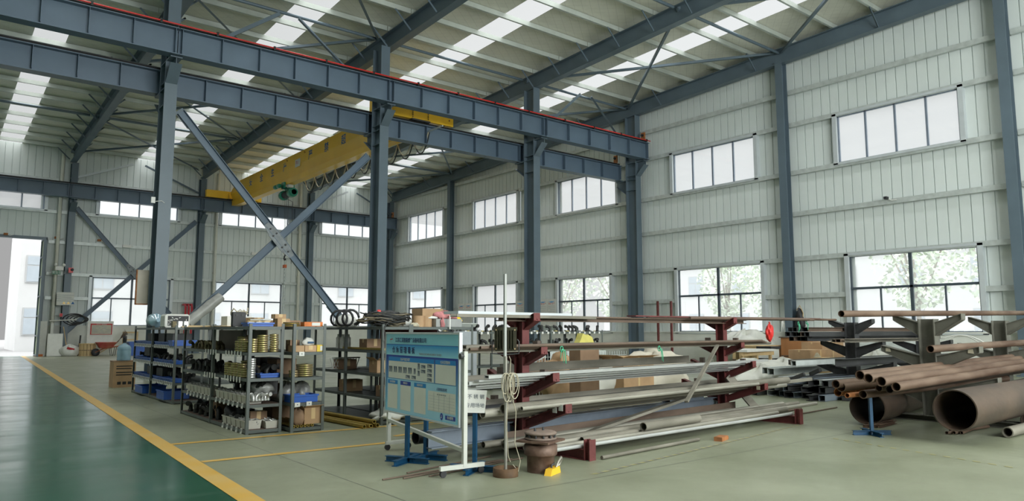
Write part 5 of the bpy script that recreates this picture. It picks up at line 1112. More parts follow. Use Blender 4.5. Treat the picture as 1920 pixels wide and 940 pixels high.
# floor level (rests on the base beams)
ZB = .104
place_bar('tube', 'black_steel_pipe', DARKS, -1.02, 3.2, -.42, ZB, .065, 'black steel pipe on the floor level behind the blue grey beam', 'pipe')
place_bar('ib', 'blue_grey_beam', BLUEST, -1.08, 4.28, -.14, ZB, (.11, .16), 'blue grey I-beam along the floor level of the rack')
place_bar('box', 'blue_grey_box', BLUEST, 2.75, 3.55, -.14, ZB+.163, (.13, .11), 'short grey box section lying on the blue grey beam near the second post', dz=0)
place_bar('ang', 'brown_angle', BROWNB, -.3, 4.1, .08, ZB, (.10, .06), 'brown angle bar in front of the blue grey beam')
fl_ = [(.20, -.7, 3.6, .032, DUSTY), (.28, -.5, 4.9, .034, STAIN), (.37, -.6, 5.2, .030, DUSTY), (.46, -.2, 4.6, .036, DUSTY), (.55, -.5, 5.4, .026, STAIN), (.63, .2, 4.3, .030, DUSTY), (.70, -.4, 3.9, .022, STAIN)]
for i, (t, s0, s1, r, m_) in enumerate(fl_): place_bar('tube', 'floor_level_tube', m_, s0, s1, t, ZB, r, 'dusty tube on the rack base beams, %s in front of the beam' % ORD[i], 'tube', skew=.10)
place_bar('tube', 'bright_tube', ALUB, -.36, 3.62+.33, .80, ZB, .018, 'bright silver tube along the front edge of the rack base', 'tube', skew=.17)
place_bar('tube', 'stub_tube', DUSTY, 1.05, 2.1, .74, ZB+.045, .045, 'short thick dusty tube lying on the front floor level tubes', 'tube')
place_bar('rod', 'thin_rod', DUSTY, .1, 1.75, .96, .002, .018, 'thin rod lying on the floor in front of the rack')
place_bar('rod', 'thin_rod', BROWNB, 4.4, 6.2, .62, .002, .010, 'thin brown rod lying on the floor right of the rack base')
place_bar('rod', 'thin_rod', BROWNB, 4.3, 5.6, .33, .002, .016, 'long thin brown rod on the floor furthest right of the rack', dz=0)
for i, (s0, s1, t) in enumerate(((-1.9, -.6, .35), (-1.75, -.5, .42), (-1.55, -.4, .50), (-1.6, -.55, .26))):
    place_bar('rod', 'rusty_rod', BROWNB, s0, s1, t, .003+.0*i, .007, ['longest', 'second', 'third', 'rear'][i]+' rusty rod on the floor under the blue board', skew=-.04*i)
def lean(name, m, p0, p1, w_, th, lab, up=(0, 0, 1)):
    c = Vector(p0); q = MB(); q.bar(Vector((0, 0, 0)), Vector(p1)-c, w_, th, up); o = q.build(name, m); o.location = c; tag(o, lab, 'bar'); return o
nP = RV
lean('leaning_channel', DUSTY, onP(1060, 826, R_(0, .36, 0), nP), onP(1285, 748, R_(0, .30, 0), nP), .07, .03, 'dusty bar leaning up from the floor level toward the third level')
lean('leaning_strip', DUSTY, onP(1287, 754, R_(0, .66, 0), nP), onP(1345, 648, R_(0, .36, 0), nP), .022, .045, 'pale strip leaning against the rack left of the second post', RV)
lean('leaning_plank', DUSTY, onP(1436, 788, R_(0, .48, 0), nP), onP(1365, 705, R_(0, .1, 0), nP), .14, .02, 'dusty plank leaning against the right of the second post', RV)
p = atZ(1352, 826); e = empty('brick', p, 'broken red brick on the floor before the rack', 'brick'); q = MB(); q.cbox((0, 0, .022), (.20, .09, .044), .3); q.cbox((.10, .02, .02), (.05, .07, .035), .8); q.build('brick_body', RUSTB, e)
carton(*atZ(1262, 776, .11), .001, .001, .001, CARD, 'x') if False else None
q = MB(); q.cbox((0, 0, .05), (.10, .08, .10), .2); o = q.build('maroon_block', MAROON); o.location = R_(2.0, -.75, 0); tag(o, 'small maroon steel block on the floor behind the rack', 'block')
# ================================================================== BLUE BOARD ON WHEELED STAND
BL, BR = Vector((3.60, 6.10, 0)), Vector((3.505, 4.965, 0))   # far and near ends of the board plane
bd = (BR-BL).normalized(); bn = UZ.cross(bd)*-1; bn = Vector((bd.y, -bd.x, 0))
if bn.dot(Vector((0, 0, 0))-BL) < 0: bn = -bn
q0 = onP(727, 626, BL, bn); q1 = onP(864, 626, BL, bn)
st = empty('wheeled_board', BL, 'blue and white warehouse management notice board on a white wheeled stand', 'notice board')
def bpt(a, z, off=0.0): return bd*a+UZ*z+bn*off   # local to BL
a0, a1 = (onP(724, 700, BL, bn)-BL).dot(bd), (onP(861, 700, BL, bn)-BL).dot(bd)
zt = onP(864, 627, BL, bn).z; zb0 = onP(722, 772, BL, bn).z; zb1 = onP(860, 795, BL, bn).z; zb_ = (zb0+zb1)/2
W_, H_ = a1-a0, zt-zb_
q = MB(); q.plate([bpt(a0, zb_, 0), bpt(a1, zb_, 0), bpt(a1, zt, 0), bpt(a0, zt, 0)], -bn, .018); pn_ = q.build('panel', WHITEP, st)
q = MB()
for (x0, x1, y0, y1) in ((a0-.015, a1+.015, zt-.004, zt+.014), (a0-.015, a1+.015, zb_-.014, zb_+.004), (a0-.015, a0+.004, zb_, zt), (a1-.004, a1+.015, zb_, zt)): q.plate([bpt(x0, y0, .008), bpt(x1, y0, .008), bpt(x1, y1, .008), bpt(x0, y1, .008)], -bn, .030)
q.build('aluminium_frame', WHITEAL, st)
def bm(name, col): return mat(name, col, .35, 0, .03, 5)
SKYB, MIDB, NAVB, PALB, PAP = bm('board_sky_blue', (.26, .62, .74)), bm('board_mid_blue', (.012, .24, .62)), bm('board_navy', (.012, .045, .34)), bm('board_pale_blue', (.36, .66, .82)), bm('board_paper', (.72, .73, .66))
def rect(x0, x1, y0, y1, off, m, name, par):   # fractions, y from the top
    q = MB(); q.plate([bpt(a0+W_*x0, zt-H_*y1, off), bpt(a0+W_*x1, zt-H_*y1, off), bpt(a0+W_*x1, zt-H_*y0, off), bpt(a0+W_*x0, zt-H_*y0, off)], bn, .0008); return q.build(name, m, par)
def grad(x0, x1, y0, y1, off, c0, c1, name, par, horiz=False):   # printed colour gradient, a design of the poster itself
    key = 'print_%s' % name; m = bpy.data.materials.new(key); m.use_nodes = True; t = m.node_tree; b = t.nodes['Principled BSDF']; b.inputs['Roughness'].default_value = .35
    tcn = t.nodes.new('ShaderNodeTexCoord'); sp_ = t.nodes.new('ShaderNodeSeparateXYZ'); r = t.nodes.new('ShaderNodeValToRGB'); t.links.new(tcn.outputs['Generated'], sp_.inputs[0]); t.links.new(sp_.outputs['Y' if horiz else 'Z'], r.inputs[0]); t.links.new(r.outputs[0], b.inputs['Base Color'])
    r.color_ramp.elements[0].color = (*c0, 1); r.color_ramp.elements[1].color = (*c1, 1); return rect(x0, x1, y0, y1, off, m, name, par)
rect(0, 1, 0, .135, .001, SKYB, 'title_band', pn_)
grad(0, 1, .142, .275, .001, (.34, .72, .84), (.02, .30, .66), 'subtitle_band', pn_); rect(0, 1, .135, .142, .001, NAVB, 'divider', pn_)
grad(0, 1, .275, 1, .001, (.24, .62, .82), (.006, .04, .34), 'lower_field', pn_)
rect(.03, .97, .58, .985, .002, PALB, 'lower_panel', pn_)
rect(.045, .70, .30, .57, .003, PAP, 'floor_plan_sheet', pn_); rect(.715, .965, .30, .57, .003, PAP, 'chart_sheet', pn_)
rect(.045, .70, .30, .352, .004, MIDB, 'plan_header', pn_); rect(.715, .965, .30, .352, .004, MIDB, 'chart_header', pn_)
for i, (x0, x1, y1) in enumerate(((.04, .19, .955), (.235, .385, .955), (.435, .595, .955))):
    rect(x0, x1, .645, y1, .003, PAP, 'document_sheet', pn_); rect(x0, x1, .595, .645, .004, NAVB if i == 1 else MIDB, 'sheet_header', pn_)
rect(.625, .965, .665, .895, .003, PAP, 'status_table', pn_)
for k in range(6): rect(.635, .955, .72+.033*k, .7215+.033*k, .004, LGREYT, 'table_line', pn_)
for k in range(4): rect(.70+.065*k, .7015+.065*k, .68, .885, .004, LGREYT, 'table_line', pn_)
def btext(body, x, y, size, m, al='CENTER', par=None): return text('lettering', body, m, size, BL+bpt(a0+W_*x, zt-H_*y, .0062), bd, UZ, None, al, .0004, True)
def bt2(*a, **k):
    o = btext(*a, **k); o.data.transform(Matrix.Translation(-BL)); o.parent = pn_; return o
bt2('江苏汇润智能燃气设备有限公司', .145, .085, .048, NAVYT, 'LEFT')
bt2('仓 库 管 理 看 板', .10, .212, .068, NAVYT, 'LEFT')
bt2('WAREHOUSE MANAGEMENT BOARD', .50, .245, .026, LGREYT, 'LEFT')
bt2('仓库平面区域图', .30, .327, .030, TAG); bt2('仓库管理架构', .84, .327, .030, TAG)
bt2('仓库管理制度', .115, .62, .022, TAG); bt2('物料统计', .31, .62, .024, TAG); bt2('温湿度监控', .515, .62, .024, TAG)
bt2('人员状态显示栏', .80, .637, .028, NAVYT); bt2('姓名  在 岗  请 假  外出  备注', .80, .697, .013, GREYT)
bt2('仓库重地', .905, .937, .028, TAG)
rect(.845, .965, .915, .962, .004, NAVB, 'keep_out_plate', pn_)
q = MB(); c = bpt(a0+W_*.80, zt-H_*.937, .0045); n_ = 20; q.add([c+bd*.026*math.cos(2*PI*j/n_)+UZ*.030*math.sin(2*PI*j/n_) for j in range(n_)], [tuple(range(n_))]); q.build('round_badge', NAVB, pn_)
q = MB(); q.add([c+bn*.001+bd*x+UZ*z for x, z in ((-.012, -.012), (.006, -.012), (.006, .014), (.0, .014), (0, -.004), (-.012, -.004))], [(0, 1, 2, 3, 4, 5)]); q.build('badge_mark', TAG, pn_)
# red arc emblem
q = MB(); c = bpt(a0+W_*.08, zt-H_*.078, .0045); q.add([c+bd*x+UZ*z for x, z in ((-.03, -.006), (.035, .002), (.033, .010), (-.025, .004))], [(0, 1, 2, 3)]); q.build('emblem_stroke', REDT, pn_)
q = MB()
for s_ in (0, PI):
    for k in range(6): a = s_+.35+k*.28; a2 = a+.28; q.add([c+bd*math.cos(a)*.04+UZ*math.sin(a)*.028, c+bd*math.cos(a2)*.04+UZ*math.sin(a2)*.028, c+bd*math.cos(a2)*.037+UZ*math.sin(a2)*.025, c+bd*math.cos(a)*.037+UZ*math.sin(a)*.025], [(0, 1, 2, 3)])
q.build('emblem_arc', LGREYT, pn_)
# floor plan blocks
q = MB(); q2 = MB()
def blk(x, y, w_, h_):
    def P(i, j, o_): return bpt(a0+W_*(x+w_*i), zt-H_*(y+h_*j), o_)
    q.add([P(0, 1, .0045), P(1, 1, .0045), P(1, 0, .0045), P(0, 0, .0045)], [(0, 1, 2, 3)]); q2.add([P(0, 1, .005), P(1, 1, .005), P(0, 0, .005)], [(0, 1, 2)])
for i in range(5):
    for k in (0, 1): blk(.052+.073*i+.028*k, .42, .026, .075)
blk(.425, .425, .028, .07); blk(.48, .36, .03, .075); blk(.48, .445, .03, .065)
for x, y in ((.525, .375), (.525, .43), (.61, .36), (.61, .415), (.61, .468), (.61, .522), (.31, .515), (.395, .515)): blk(x, y, .062, .042)
q.build('plan_blocks', GREYT, pn_); q2.build('plan_shading', LGREYT, pn_)
# stand frame
for aa, nm_ in ((a1+.045, 'near'), (a0+.02, 'far')):
    q = MB(); top_ = 1.02; q.bar(bpt(aa, .07, -.03), bpt(aa, top_ if nm_ == 'near' else .95, -.03), .035, .035, bd); q.build('upright', BOARDW, st)
    q = MB(); q.bar(bpt(aa, .075, -.22 if nm_ == 'near' else -.28), bpt(aa, .075, .20 if nm_ == 'near' else .0), .03, .035); f_ = q.build('foot_bar', BOARDW, st)
    for o_ in ((-.19, .17) if nm_ == 'near' else (-.25, -.02)):
        q = MB(); c = bpt(aa, .032, o_); 
        n_ = 14; vs = [c+bn*math.cos(2*PI*j/n_)*.028+UZ*math.sin(2*PI*j/n_)*.028+bd*w2 for w2 in (-.012, .012) for j in range(n_)]; q.add(vs, [(j, (j+1) % n_, n_+(j+1) % n_, n_+j) for j in range(n_)]+[tuple(range(n_))[::-1], tuple(range(n_, 2*n_))]); q.bar(c, c+UZ*.06, .012, .012, bd); q.build('caster', BLACK, f_)
q = MB(); q.bar(bpt(a0+.02, .30, -.03), bpt(a1+.045, .20, -.03), .03, .03); q.build('cross_bar', BOARDW, st)
q = MB(); c = bpt(a1+.045, .98, -.0); vs = []; n_ = 10
for w2, r in ((-.03, .012), (-.0, .025), (.02, .025), (.02, .0)): vs += [c+bn*w2+bd*math.cos(2*PI*j/n_)*r+UZ*math.sin(2*PI*j/n_)*r for j in range(n_)]
q.add(vs, [(k*n_+j, k*n_+(j+1) % n_, (k+1)*n_+(j+1) % n_, (k+1)*n_+j) for k in range(3) for j in range(n_)]); q.build('clamp_knob', DARKS, st)
# ================================================================== BLUE CROSS-FOOT STANDS
def cross_stand(p, h, lab, rz=0.0, head=None):
    e = empty('blue_support_stand', p, lab, 'stand', rz=rz); q = MB(); q.bar((0, 0, .05), (0, 0, h), .034, .034, (0, 1, 0)); q.build('post', BLUEP, e)
    q = MB(); q.ibeam((-.22, 0, .026), (.22, 0, .026), .05, .05, .006, .005); q.build('foot_bar', BLUEP, e)
    q = MB(); q.ibeam((0, -.22, .0265), (0, -.027, .0265), .05, .05, .006, .005); q.ibeam((0, .027, .0265), (0, .22, .0265), .05, .05, .006, .005); q.build('cross_foot', BLUEP, e)
    return e
pS = atZ(890, 884); e = cross_stand(pS, .55, 'blue cross-foot stand carrying the stainless steel area sign', .6)
zA, zC = onP(890, 739, pS, FW).z, onP(890, 775, pS, FW).z
sg = empty('area_sign', Vector((pS.x, pS.y, zC))-Vector((.03, .03, 0)), 'small white handwritten area sign on a blue stand beside the light stand', 'sign')
r_ = Vector((_cy, -_sy, 0)); r_ = (r_+FW*.25); r_.z = 0; r_.normalize(); nn = r_.cross(UZ); r2 = (r_+UZ*-.05).normalized(); u2 = (UZ+r_*.10).normalized()
wS = .185; q = MB(); q.plate([r2*(-wS/2), r2*(wS/2), r2*(wS/2)+u2*(zA-zC+.03), r2*(-wS/2)+u2*(zA-zC+.03)], -nn if (-nn).dot(FW) > 0 else nn, .004); q.build('sign_plate', TAG, sg)
fr_ = nn if nn.dot(FW) < 0 else -nn; hS = zA-zC+.03
o = text('sign_text', '不 锈 钢', GREYT, .042, u2*hS*.70+fr_*.003, r2, u2, sg, 'CENTER', .0006); o = text('sign_text', '专用场地', GREYT, .042, u2*hS*.32+fr_*.003, r2, u2, sg, 'CENTER', .0006)
for u, v, h, lab in ((763, 868, .42, 'blue cross-foot stand under the left of the notice board'), (798, 862, .42, 'blue cross-foot stand under the middle of the notice board')): cross_stand(atZ(u, v), h, lab, .5)
cross_stand(atZ(1635, 816), .46, 'blue cross-foot stand under the rusty pipe ends', -.65)
# ================================================================== LIGHT STAND
pL = atZ(948, 893); e = empty('light_stand', pL, 'grey pole in a rusty ring base holding a work floodlight', 'lamp')
q = MB(); n_ = 32; vs = []
for R2, z in ((.105, 0), (.105, .07), (.097, .07), (.097, .012), (0, .012)): vs.append((R2, z))
q.lathe((0, 0, 0), vs, 32); q.build('ring_base', mat('rusty_ring', (.10, .055, .025), .7, .2, .3, 12), e)
q = MB(); q.tube([(0, 0, .012), (0, 0, .98)], .013, 10); q.build('lower_pole', mat('weathered_pole', (.30, .29, .25), .5, .4, .2, 9), e)
q = MB(); q.chan((0, 0, .70), (0, 0, 1.675), .022, .018, .003, (1, 0, 0)); q.build('slotted_upper_pole', mat('dull_zinc_pole', (.34, .35, .33), .45, .3, .1, 9), e)
q = MB()
for a in (0, 2.1, 4.2): q.plate([(0.01*math.cos(a), .01*math.sin(a), .012), (.05*math.cos(a), .05*math.sin(a), .012), (.01*math.cos(a), .01*math.sin(a), .06)], (-math.sin(a), math.cos(a), 0), .004)
q.build('gusset', RUSTB, e)
fl2_ = empty('work_floodlight', pL+Vector((.045, .06, 1.02)), 'square dark olive finned floodlight hung on the light stand, seen from behind', 'lamp', rz=-YAW)
LMP = mat('olive_black_casting', (.050, .046, .028), .45, .3, .2, 12)
q = MB(); q.prism([(-.095, .015), (-.085, 0), (.085, 0), (.095, .015), (.095, .185), (.085, .20), (-.085, .20), (-.095, .185)], (0, .0, -.0), (0, .045, -.0)); q.build('housing', LMP, fl2_)
for i in range(7): q = MB(); q.box((-.07+.0233*i-.004, -.018, .02), (-.07+.0233*i+.004, 0, .18)); q.build('cooling_fin', LMP, fl2_)
q = MB(); q.box((-.10, -.006, .175), (.10, .05, .203)); q.build('visor_rim', LMP, fl2_); q = MB(); q.tube([(-.10, .02, .1), (-.115, .02, .08), (-.115, .02, -.02), (0, .02, -.03), (.115, .02, -.02), (.115, .02, .08), (.10, .02, .1)], .006, 6); q.build('bracket', DARKS, fl2_)
for x in (-.08, .08):
    for z in (.02, .18): q = MB(); q.lathe((x, -.004, z), [(.006, -.004), (.006, .006)], 8, 'Y'); q.build('screw', WOODL, fl2_)
e = empty('tan_cable_bundle', pL+Vector((.02, -.03, .62)), 'looped tan extension cable tied to the light stand pole', 'cable')
rn = random.Random(5)
for k in range(9):
    w2 = rn.uniform(.02, .05); l2 = rn.uniform(.16, .24); ph = rn.uniform(-.04, .04); dp_ = rn.uniform(-.03, .02)
    q = MB(); q.tube([(ph+w2*math.sin(a), dp_, .10-l2*(1-math.cos(a))*.5+.12) for a in [j*2*PI/18 for j in range(19)]], .0045, 5); q.build('cable_loop', ROPE, e)
q = MB(); q.tube([(.0, 0, .1), (.05, -.02, -.1), (.03, -.03, -.35), (.08, -.04, -.5), (.05, -.05, -.58), (.0, -.04, -.52)], .004, 5); q.tube([(-.02, 0, .0), (-.05, -.02, -.2), (-.04, -.03, -.45), (-.01, -.02, -.5)], .004, 5); q.tube([(0, 0, .2), (.01, 0, .33), (0, .01, .36)], .004, 5); q.build('hanging_end', ROPE, e)
# ================================================================== VALVE / FLANGED BARREL
pV = atZ(1014, 884); VR = mat('reddish_iron', (.13, .065, .045), .6, .25, .35, 10, .15, 25, stain=(.20, .13, .095))
e = empty('flanged_standpipe', pV, 'rusty red flanged pipe stub with square plate standing by the light stand', 'pipe fitting')
q = MB(); q.lathe((0, 0, 0), [(.118, 0), (.118, .135), (.138, .140), (.142, .15), (.142, .225), (.11, .23), (.11, .25), (.0, .25)], 28); q.build('pipe_body', VR, e)
q = MB(); q.cbox((0, 0, .259), (.31, .31, .018), .35); q.build('square_plate', VR, e)
q = MB(); q.lathe((0, 0, .256), [(.13, .012), (.138, .016), (.138, .030), (.11, .034), (.11, .054), (.138, .058), (.138, .072), (.12, .080), (0, .082)], 28); q.build('top_flange', mat('dusty_iron', (.20, .15, .12), .65, .2, .2, 9), e)
for k in range(12): a = k*PI/6; q = MB(); q.lathe((.125*math.cos(a), .125*math.sin(a), .284), [(.009, 0), (.009, .034)], 6); q.build('flange_bolt', DARKS, e)
for a in (.4, 2.6): q = MB(); q.lathe((.05*math.cos(a), .05*math.sin(a), .334), [(.011, 0), (.008, .028)], 8); q.build('stud', DARKS, e)
pC = atZ(1037, 889); e = empty('lifting_clamp', pC, 'yellow lifting clamp with grey shackle lying beside the rusty standpipe', 'clamp', rz=.4)
q = MB(); q.plate([(-.11, -.03, .0), (.09, -.03, .0), (.07, -.03, .055), (-.08, -.03, .05)], (0, 1, 0), .06); q.build('clamp_body', YEL, e)
q = MB(); q.tube([(.02, -.01, .03), (.06, -.02, .09), (.12, -.02, .12), (.155, -.01, .10), (.14, .01, .05), (.07, .02, .03)], .011, 8); q.build('shackle', STAIN, e)
q = MB(); q.tube([(-.03, 0, .055), (-.03, .0, .075), (.03, 0, .08)], .009, 6); q.build('lever', DARKS, e)
# ================================================================== OLIVE CANTILEVER RACKS
def olive_rack(posts, Y, lab, m, levels, hw=.11):
    e = empty('double_cantilever_rack', (posts[0], Y, 0), lab, 'rack')
    for X in posts:
        x = X-posts[0]; q = MB(); q.ibeam((x, 0, .08), (x, 0, 1.345), .20, .17, .012, .009, (0, 1, 0)); q.build('post', m, e)
        q = MB(); q.ibeam((x, -.98, .04), (x, .98, .04), .08, .14, .010, .008); q.build('base_beam', m, e)
        for zj, tt, dz in levels:
            for sg_ in (-1, 1):
                q = MB(); y0, y1 = sg_*.10, sg_*tt; a, b_ = zj, zj+dz
                # tapered I arm: deeper at the post
                for (w2, zo0, zo1, zi0, zi1) in ((.07, .105, .095, .0, .0),): 
                    q.add([(x-w2, y0, a), (x+w2, y0, a), (x+w2, y1, b_), (x-w2, y1, b_), (x-w2, y0, a-.008), (x+w2, y0, a-.008), (x+w2, y1, b_-.008), (x-w2, y1, b_-.008)], [(0, 1, 2, 3), (7, 6, 5, 4), (0, 4, 5, 1), (1, 5, 6, 2), (2, 6, 7, 3), (3, 7, 4, 0)])
                    h0, h1 = .17, .075
                    q.add([(x-w2, y0, a-h0), (x+w2, y0, a-h0), (x+w2, y1, b_-h1), (x-w2, y1, b_-h1), (x-w2, y0, a-h0-.008), (x+w2, y0, a-h0-.008), (x+w2, y1, b_-h1-.008), (x-w2, y1, b_-h1-.008)], [(0, 1, 2, 3), (7, 6, 5, 4), (0, 4, 5, 1), (1, 5, 6, 2), (2, 6, 7, 3), (3, 7, 4, 0)])
                    q.plate([(x-.05, y0, a), (x-.05, y1, b_), (x-.05, y1, b_-h1), (x-.05, y0, a-h0)], (1, 0, 0), .009)
                    q.plate([(x-w2, y1, b_), (x+w2, y1, b_), (x+w2, y1, b_-h1), (x-w2, y1, b_-h1)], (0, sg_, 0), .006)
                ar = q.build('arm', m, e)
                if m is OLIVE and zj < 1.2 and zj > .7 and X == posts[0]:
                    yy = sg_*(tt-.09); q = MB(); q.plate([(x-.056, yy-.03, zj+dz-.09), (x-.056, yy+.04, zj+dz-.085), (x-.056, yy+.035, zj+dz-.035), (x-.056, yy-.02, zj+dz-.03)], (-1, 0, 0), .003); q.build('bolt_plate', ROPE, ar)
    return e
OL = ((1.30, .42, .11), (.86, .60, .13), (.42, .78, .19))
olive_rack((10.4, 13.1, 15.8), 4.05, 'large olive grey double arm rack at the right holding rusty pipes', OLIVE, OL)
olive_rack((14.0, 17.2), 6.85, 'dark double arm rack behind, stacked with dark steel sections', DARKS, OL)
def rpipe(name, m, y, u0, v0, u1, v1, r, label, cat='pipe', X1=None, wall=None, dy=0.0, z0=None):
    a = atY(u0, v0, y); b_ = atY(u1, v1, y)
    if X1: b_ = a+(b_-a)*((X1-a.x)/(b_.x-a.x))
    if z0 is not None: dzz = z0-a.z; a = Vector((a.x, a.y, z0)); b_ = Vector((b_.x, b_.y, b_.z+dzz))
    b_.y += dy; q = MB(); q.pipe(Vector((0, 0, 0)), b_-a, r, wall or r*.13, 24); o = q.build(name, m); o.location = a; tag(o, label, cat); return o
rpipe('rusty_pipe', RUST, 3.92, 1612, 704, 1918, 668, .052, 'uppermost rusty pipe of the right rack bundle', X1=16)
rpipe('rusty_pipe', RUST, 3.81, 1628, 710, 1918, 673, .052, 'second rusty pipe from the top of the bundle', X1=16)
rpipe('rusty_pipe', RUST, 3.69, 1652, 716, 1918, 680, .054, 'third rusty pipe from the top of the bundle', X1=15.6)
rpipe('rusty_pipe', RUST, 3.57, 1680, 726, 1918, 689, .050, 'front rusty pipe of the bundle on the right arm', X1=15.8)
rpipe('rusty_pipe', RUSTD, 3.74, 1668, 730.5, 1918, 694, .045, 'dark pipe end tucked under the front rusty pipe', X1=14)
rpipe('rusty_pipe', RUST, 3.90, 1648, 728, 1918, 694, .040, 'pipe end hidden behind the dark pipe end', X1=13)
rpipe('rusty_pipe', RUST, 4.42, 1567, 721, 1640, 713, .052, 'left upper rusty pipe of the bundle, shorter end', X1=14)
rpipe('rusty_pipe', RUST, 4.40, 1577, 726.5, 1640, 719, .056, 'left middle rusty pipe with open dark end', X1=10.2)
rpipe('rusty_pipe', RUSTB, 4.46, 1571, 736, 1640, 729, .050, 'left lower bright orange rusty pipe', X1=13)
rpipe('rusty_pipe', RUST, 3.99, 1618, 740, 1690, 732, .048, 'lowest rusty pipe standing out over the blue stand', X1=13)
rpipe('rusty_pipe', RUSTB, 4.10, 1588, 742, 1640, 737, .028, 'thin orange pipe below the left bundle', X1=9.9)
rpipe('rusty_pipe', RUST, 4.10, 1578, 603, 1918, 597, .038, 'long rusty pipe resting on the top arms of the olive rack', X1=15.9, z0=1.385)
rpipe('rusty_pipe', RUST, 3.86, 1744, 655, 1918, 643, .048, 'rusty pipe with round dark end on the second arms of the olive rack', X1=16)
# large bore pipes
def bigpipe(u, v, z, r, X1, label, m=RUSTD, dy=0):
    a = atZ(u, v, z); b_ = Vector((X1, a.y+dy, z)); q = MB(); q.pipe(Vector((0, 0, 0)), b_-a, r, .012, 48); o = q.build('large_bore_pipe', m); o.location = a; tag(o, label, 'pipe'); return o
bigpipe(1626, 765, .222, .214, 12.7, 'large dark steel pipe lying on the floor behind the blue stand', dy=.60)
bigpipe(1790, 770, .36, .215, 14.5, 'largest dark steel pipe lying at the right behind the small pipe bundle', dy=.15)
bigpipe(1889, 811, .062, .058, 13.5, 'medium dusty pipe on the floor at the lower right', DUSTY, -.0)
bigpipe(1934, 790, .12, .115, 13.5, 'dark pipe cut by the right picture edge', RUSTD)
bigpipe(1722, 778, .05, .048, 12.8, 'small rusty pipe between the two large pipes', RUST) if False else None
p = atZ(1880, 790); e = empty('pipe_chock', p, 'small steel chock on the floor left of the dusty pipe', 'chock'); q = MB(); q.cbox((0, 0, .03), (.10, .08, .06), .3); q.cbox((.03, 0, .08), (.03, .06, .05), .3); q.build('chock_body', OLIVE, e)
for (u, v, lab, n2) in ((1618, 800, 'under the large pipe end behind the blue stand', 5), (1775, 812, 'under the largest pipe end', 6)):
    for i in range(n2):
        p = atZ(u+i*7, v-(i % 2)*4, .022); q = MB(); k = i % 3
        if u < 1700: q.chan((0, 0, 0), (.6, .03*(i-2), 0), .035, .03, .004)
        else: q.pipe((0, 0, 0), (1.0, .05*(i-2), 0), .018, .004, 12)
        o = q.build('small_section' if u < 1700 else 'small_pipe', RUST); o.location = p; tag(o, 'short rusty %s %s, %s from the left' % ('section' if u < 1700 else 'tube', lab, ORD[i]), 'offcut')
# dark sections on the far rack
for lv, (zj, tt, dz) in enumerate(OL[:2]):
    for i in range(9 if lv == 0 else 0): pass
rn = random.Random(8)
def sect(x0, x1, y, z, w_, h_, m, lab, kind=0):
    q = MB(); L2 = x1-x0
    if kind == 0: q.chan((0, 0, h_/2), (L2, 0, h_/2), h_, w_, .006, (0, 0, 1), 1)
    elif kind == 1:
        t = .006; 
        for a, b_ in (((-w_/2, 0), (w_/2, t)), ((-w_/2, h_-t), (w_/2, h_)), ((-w_/2, t), (-w_/2+t, h_-t)), ((w_/2-t, t), (w_/2, h_-t))): q.box((0, a[0], a[1]), (L2, b_[0], b_[1]))
    else: q.ibeam((0, 0, h_/2), (L2, 0, h_/2), h_, w_, .008, .006)
    o = q.build('steel_section', m); o.location = (x0, y, z); tag(o, lab, 'steel section'); return o
x0_ = atY(1512, 625, 7.0).x
k = 0
for r_ in range(3):
    for c_ in range(4):
        mm = [DARKS, DARKS, BROWNB, DARKS][(r_+c_) % 4]
        sect(x0_+.1*rn.random(), 18.6, 7.0+.13*c_, 1.06+.085*r_+.03*c_ if False else .995+.087*r_, .10, .08, mm, 'dark steel section in the high stack on the dark rack, row %s, %s across' % (['bottom', 'middle', 'top'][r_], ORD[c_]), (r_+c_) % 3)
for c_ in range(3): sect(12.6, 15.8, 6.3+.12*c_, .98, .10, .06, [DUSTY, BROWNB, DUSTY][c_], 'dusty steel section lower on the dark rack, %s across' % ORD[c_], c_)
for c_ in range(3): sect(12.1+.2*c_, 18.3, 6.35+.14*c_ if False else 7.0+.14*c_, .56, .10, .09, [GALV, DUSTY, DARKS][c_], 'galvanised and dark sections on the second level of the dark rack, %s' % ORD[c_], 1)
# pile of sections on the floor right of the bar rack
kinds = [DARKS, BLUEST, DARKS, GALV, DARKS, BLUEST]
k = 0
for r_ in range(3):
    for c_ in range(12-r_*2):
        y = 6.2+.15*c_+.08*r_+rn.uniform(-.02, .02); x = 11.6+rn.uniform(0, .7)+.12*r_
        m_ = kinds[(k*5+r_) % 6]; o = sect(x, x+3.6+rn.random(), y, .004+.118*r_, .115, .10, m_, '%s steel section in the floor pile, layer %s, %s from the right' % ({'dark_steel_section': 'dark', 'blue_grey_steel': 'blue grey', 'galvanised_steel': 'pale galvanised'}[m_.name], ORD[r_], ORD[c_]), (k*7) % 3)
        o.rotation_euler.z = rn.uniform(-.04, .06); k += 1
for i, (u, v, lab) in enumerate(((1435, 692, 'long bright galvanised box section on top of the floor pile'), (1445, 700, 'second galvanised box section on the floor pile'))):
    a = atY(u, v, 7.9-.25*i); sect(a.x, a.x+4.2, a.y, .36, .14, .12, GALV, lab, 1)
a = atY(1566, 690, 6.25); sect(a.x, a.x+5.5, 6.25, .575, .14, .13, DARKS, 'heavy dark channel lying above the pile toward the dark rack', 0)
for i, (u0, v0, u1, v1, y) in enumerate(((1483, 712, 1508, 702, 7.0), (1520, 702, 1538, 694, 6.9))):
    lean('dark_tube_stub', DARKS, atY(u0, v0, y), atY(u1, v1, y-.25), .06, .06, ['left', 'right'][i]+' dark square stub poking up from the floor pile')
lean('pale_round_bar', STAIN, atY(1432, 722, 6.6), atY(1521, 711, 6.35), .05, .05, 'pale round bar lying across the left of the floor pile')
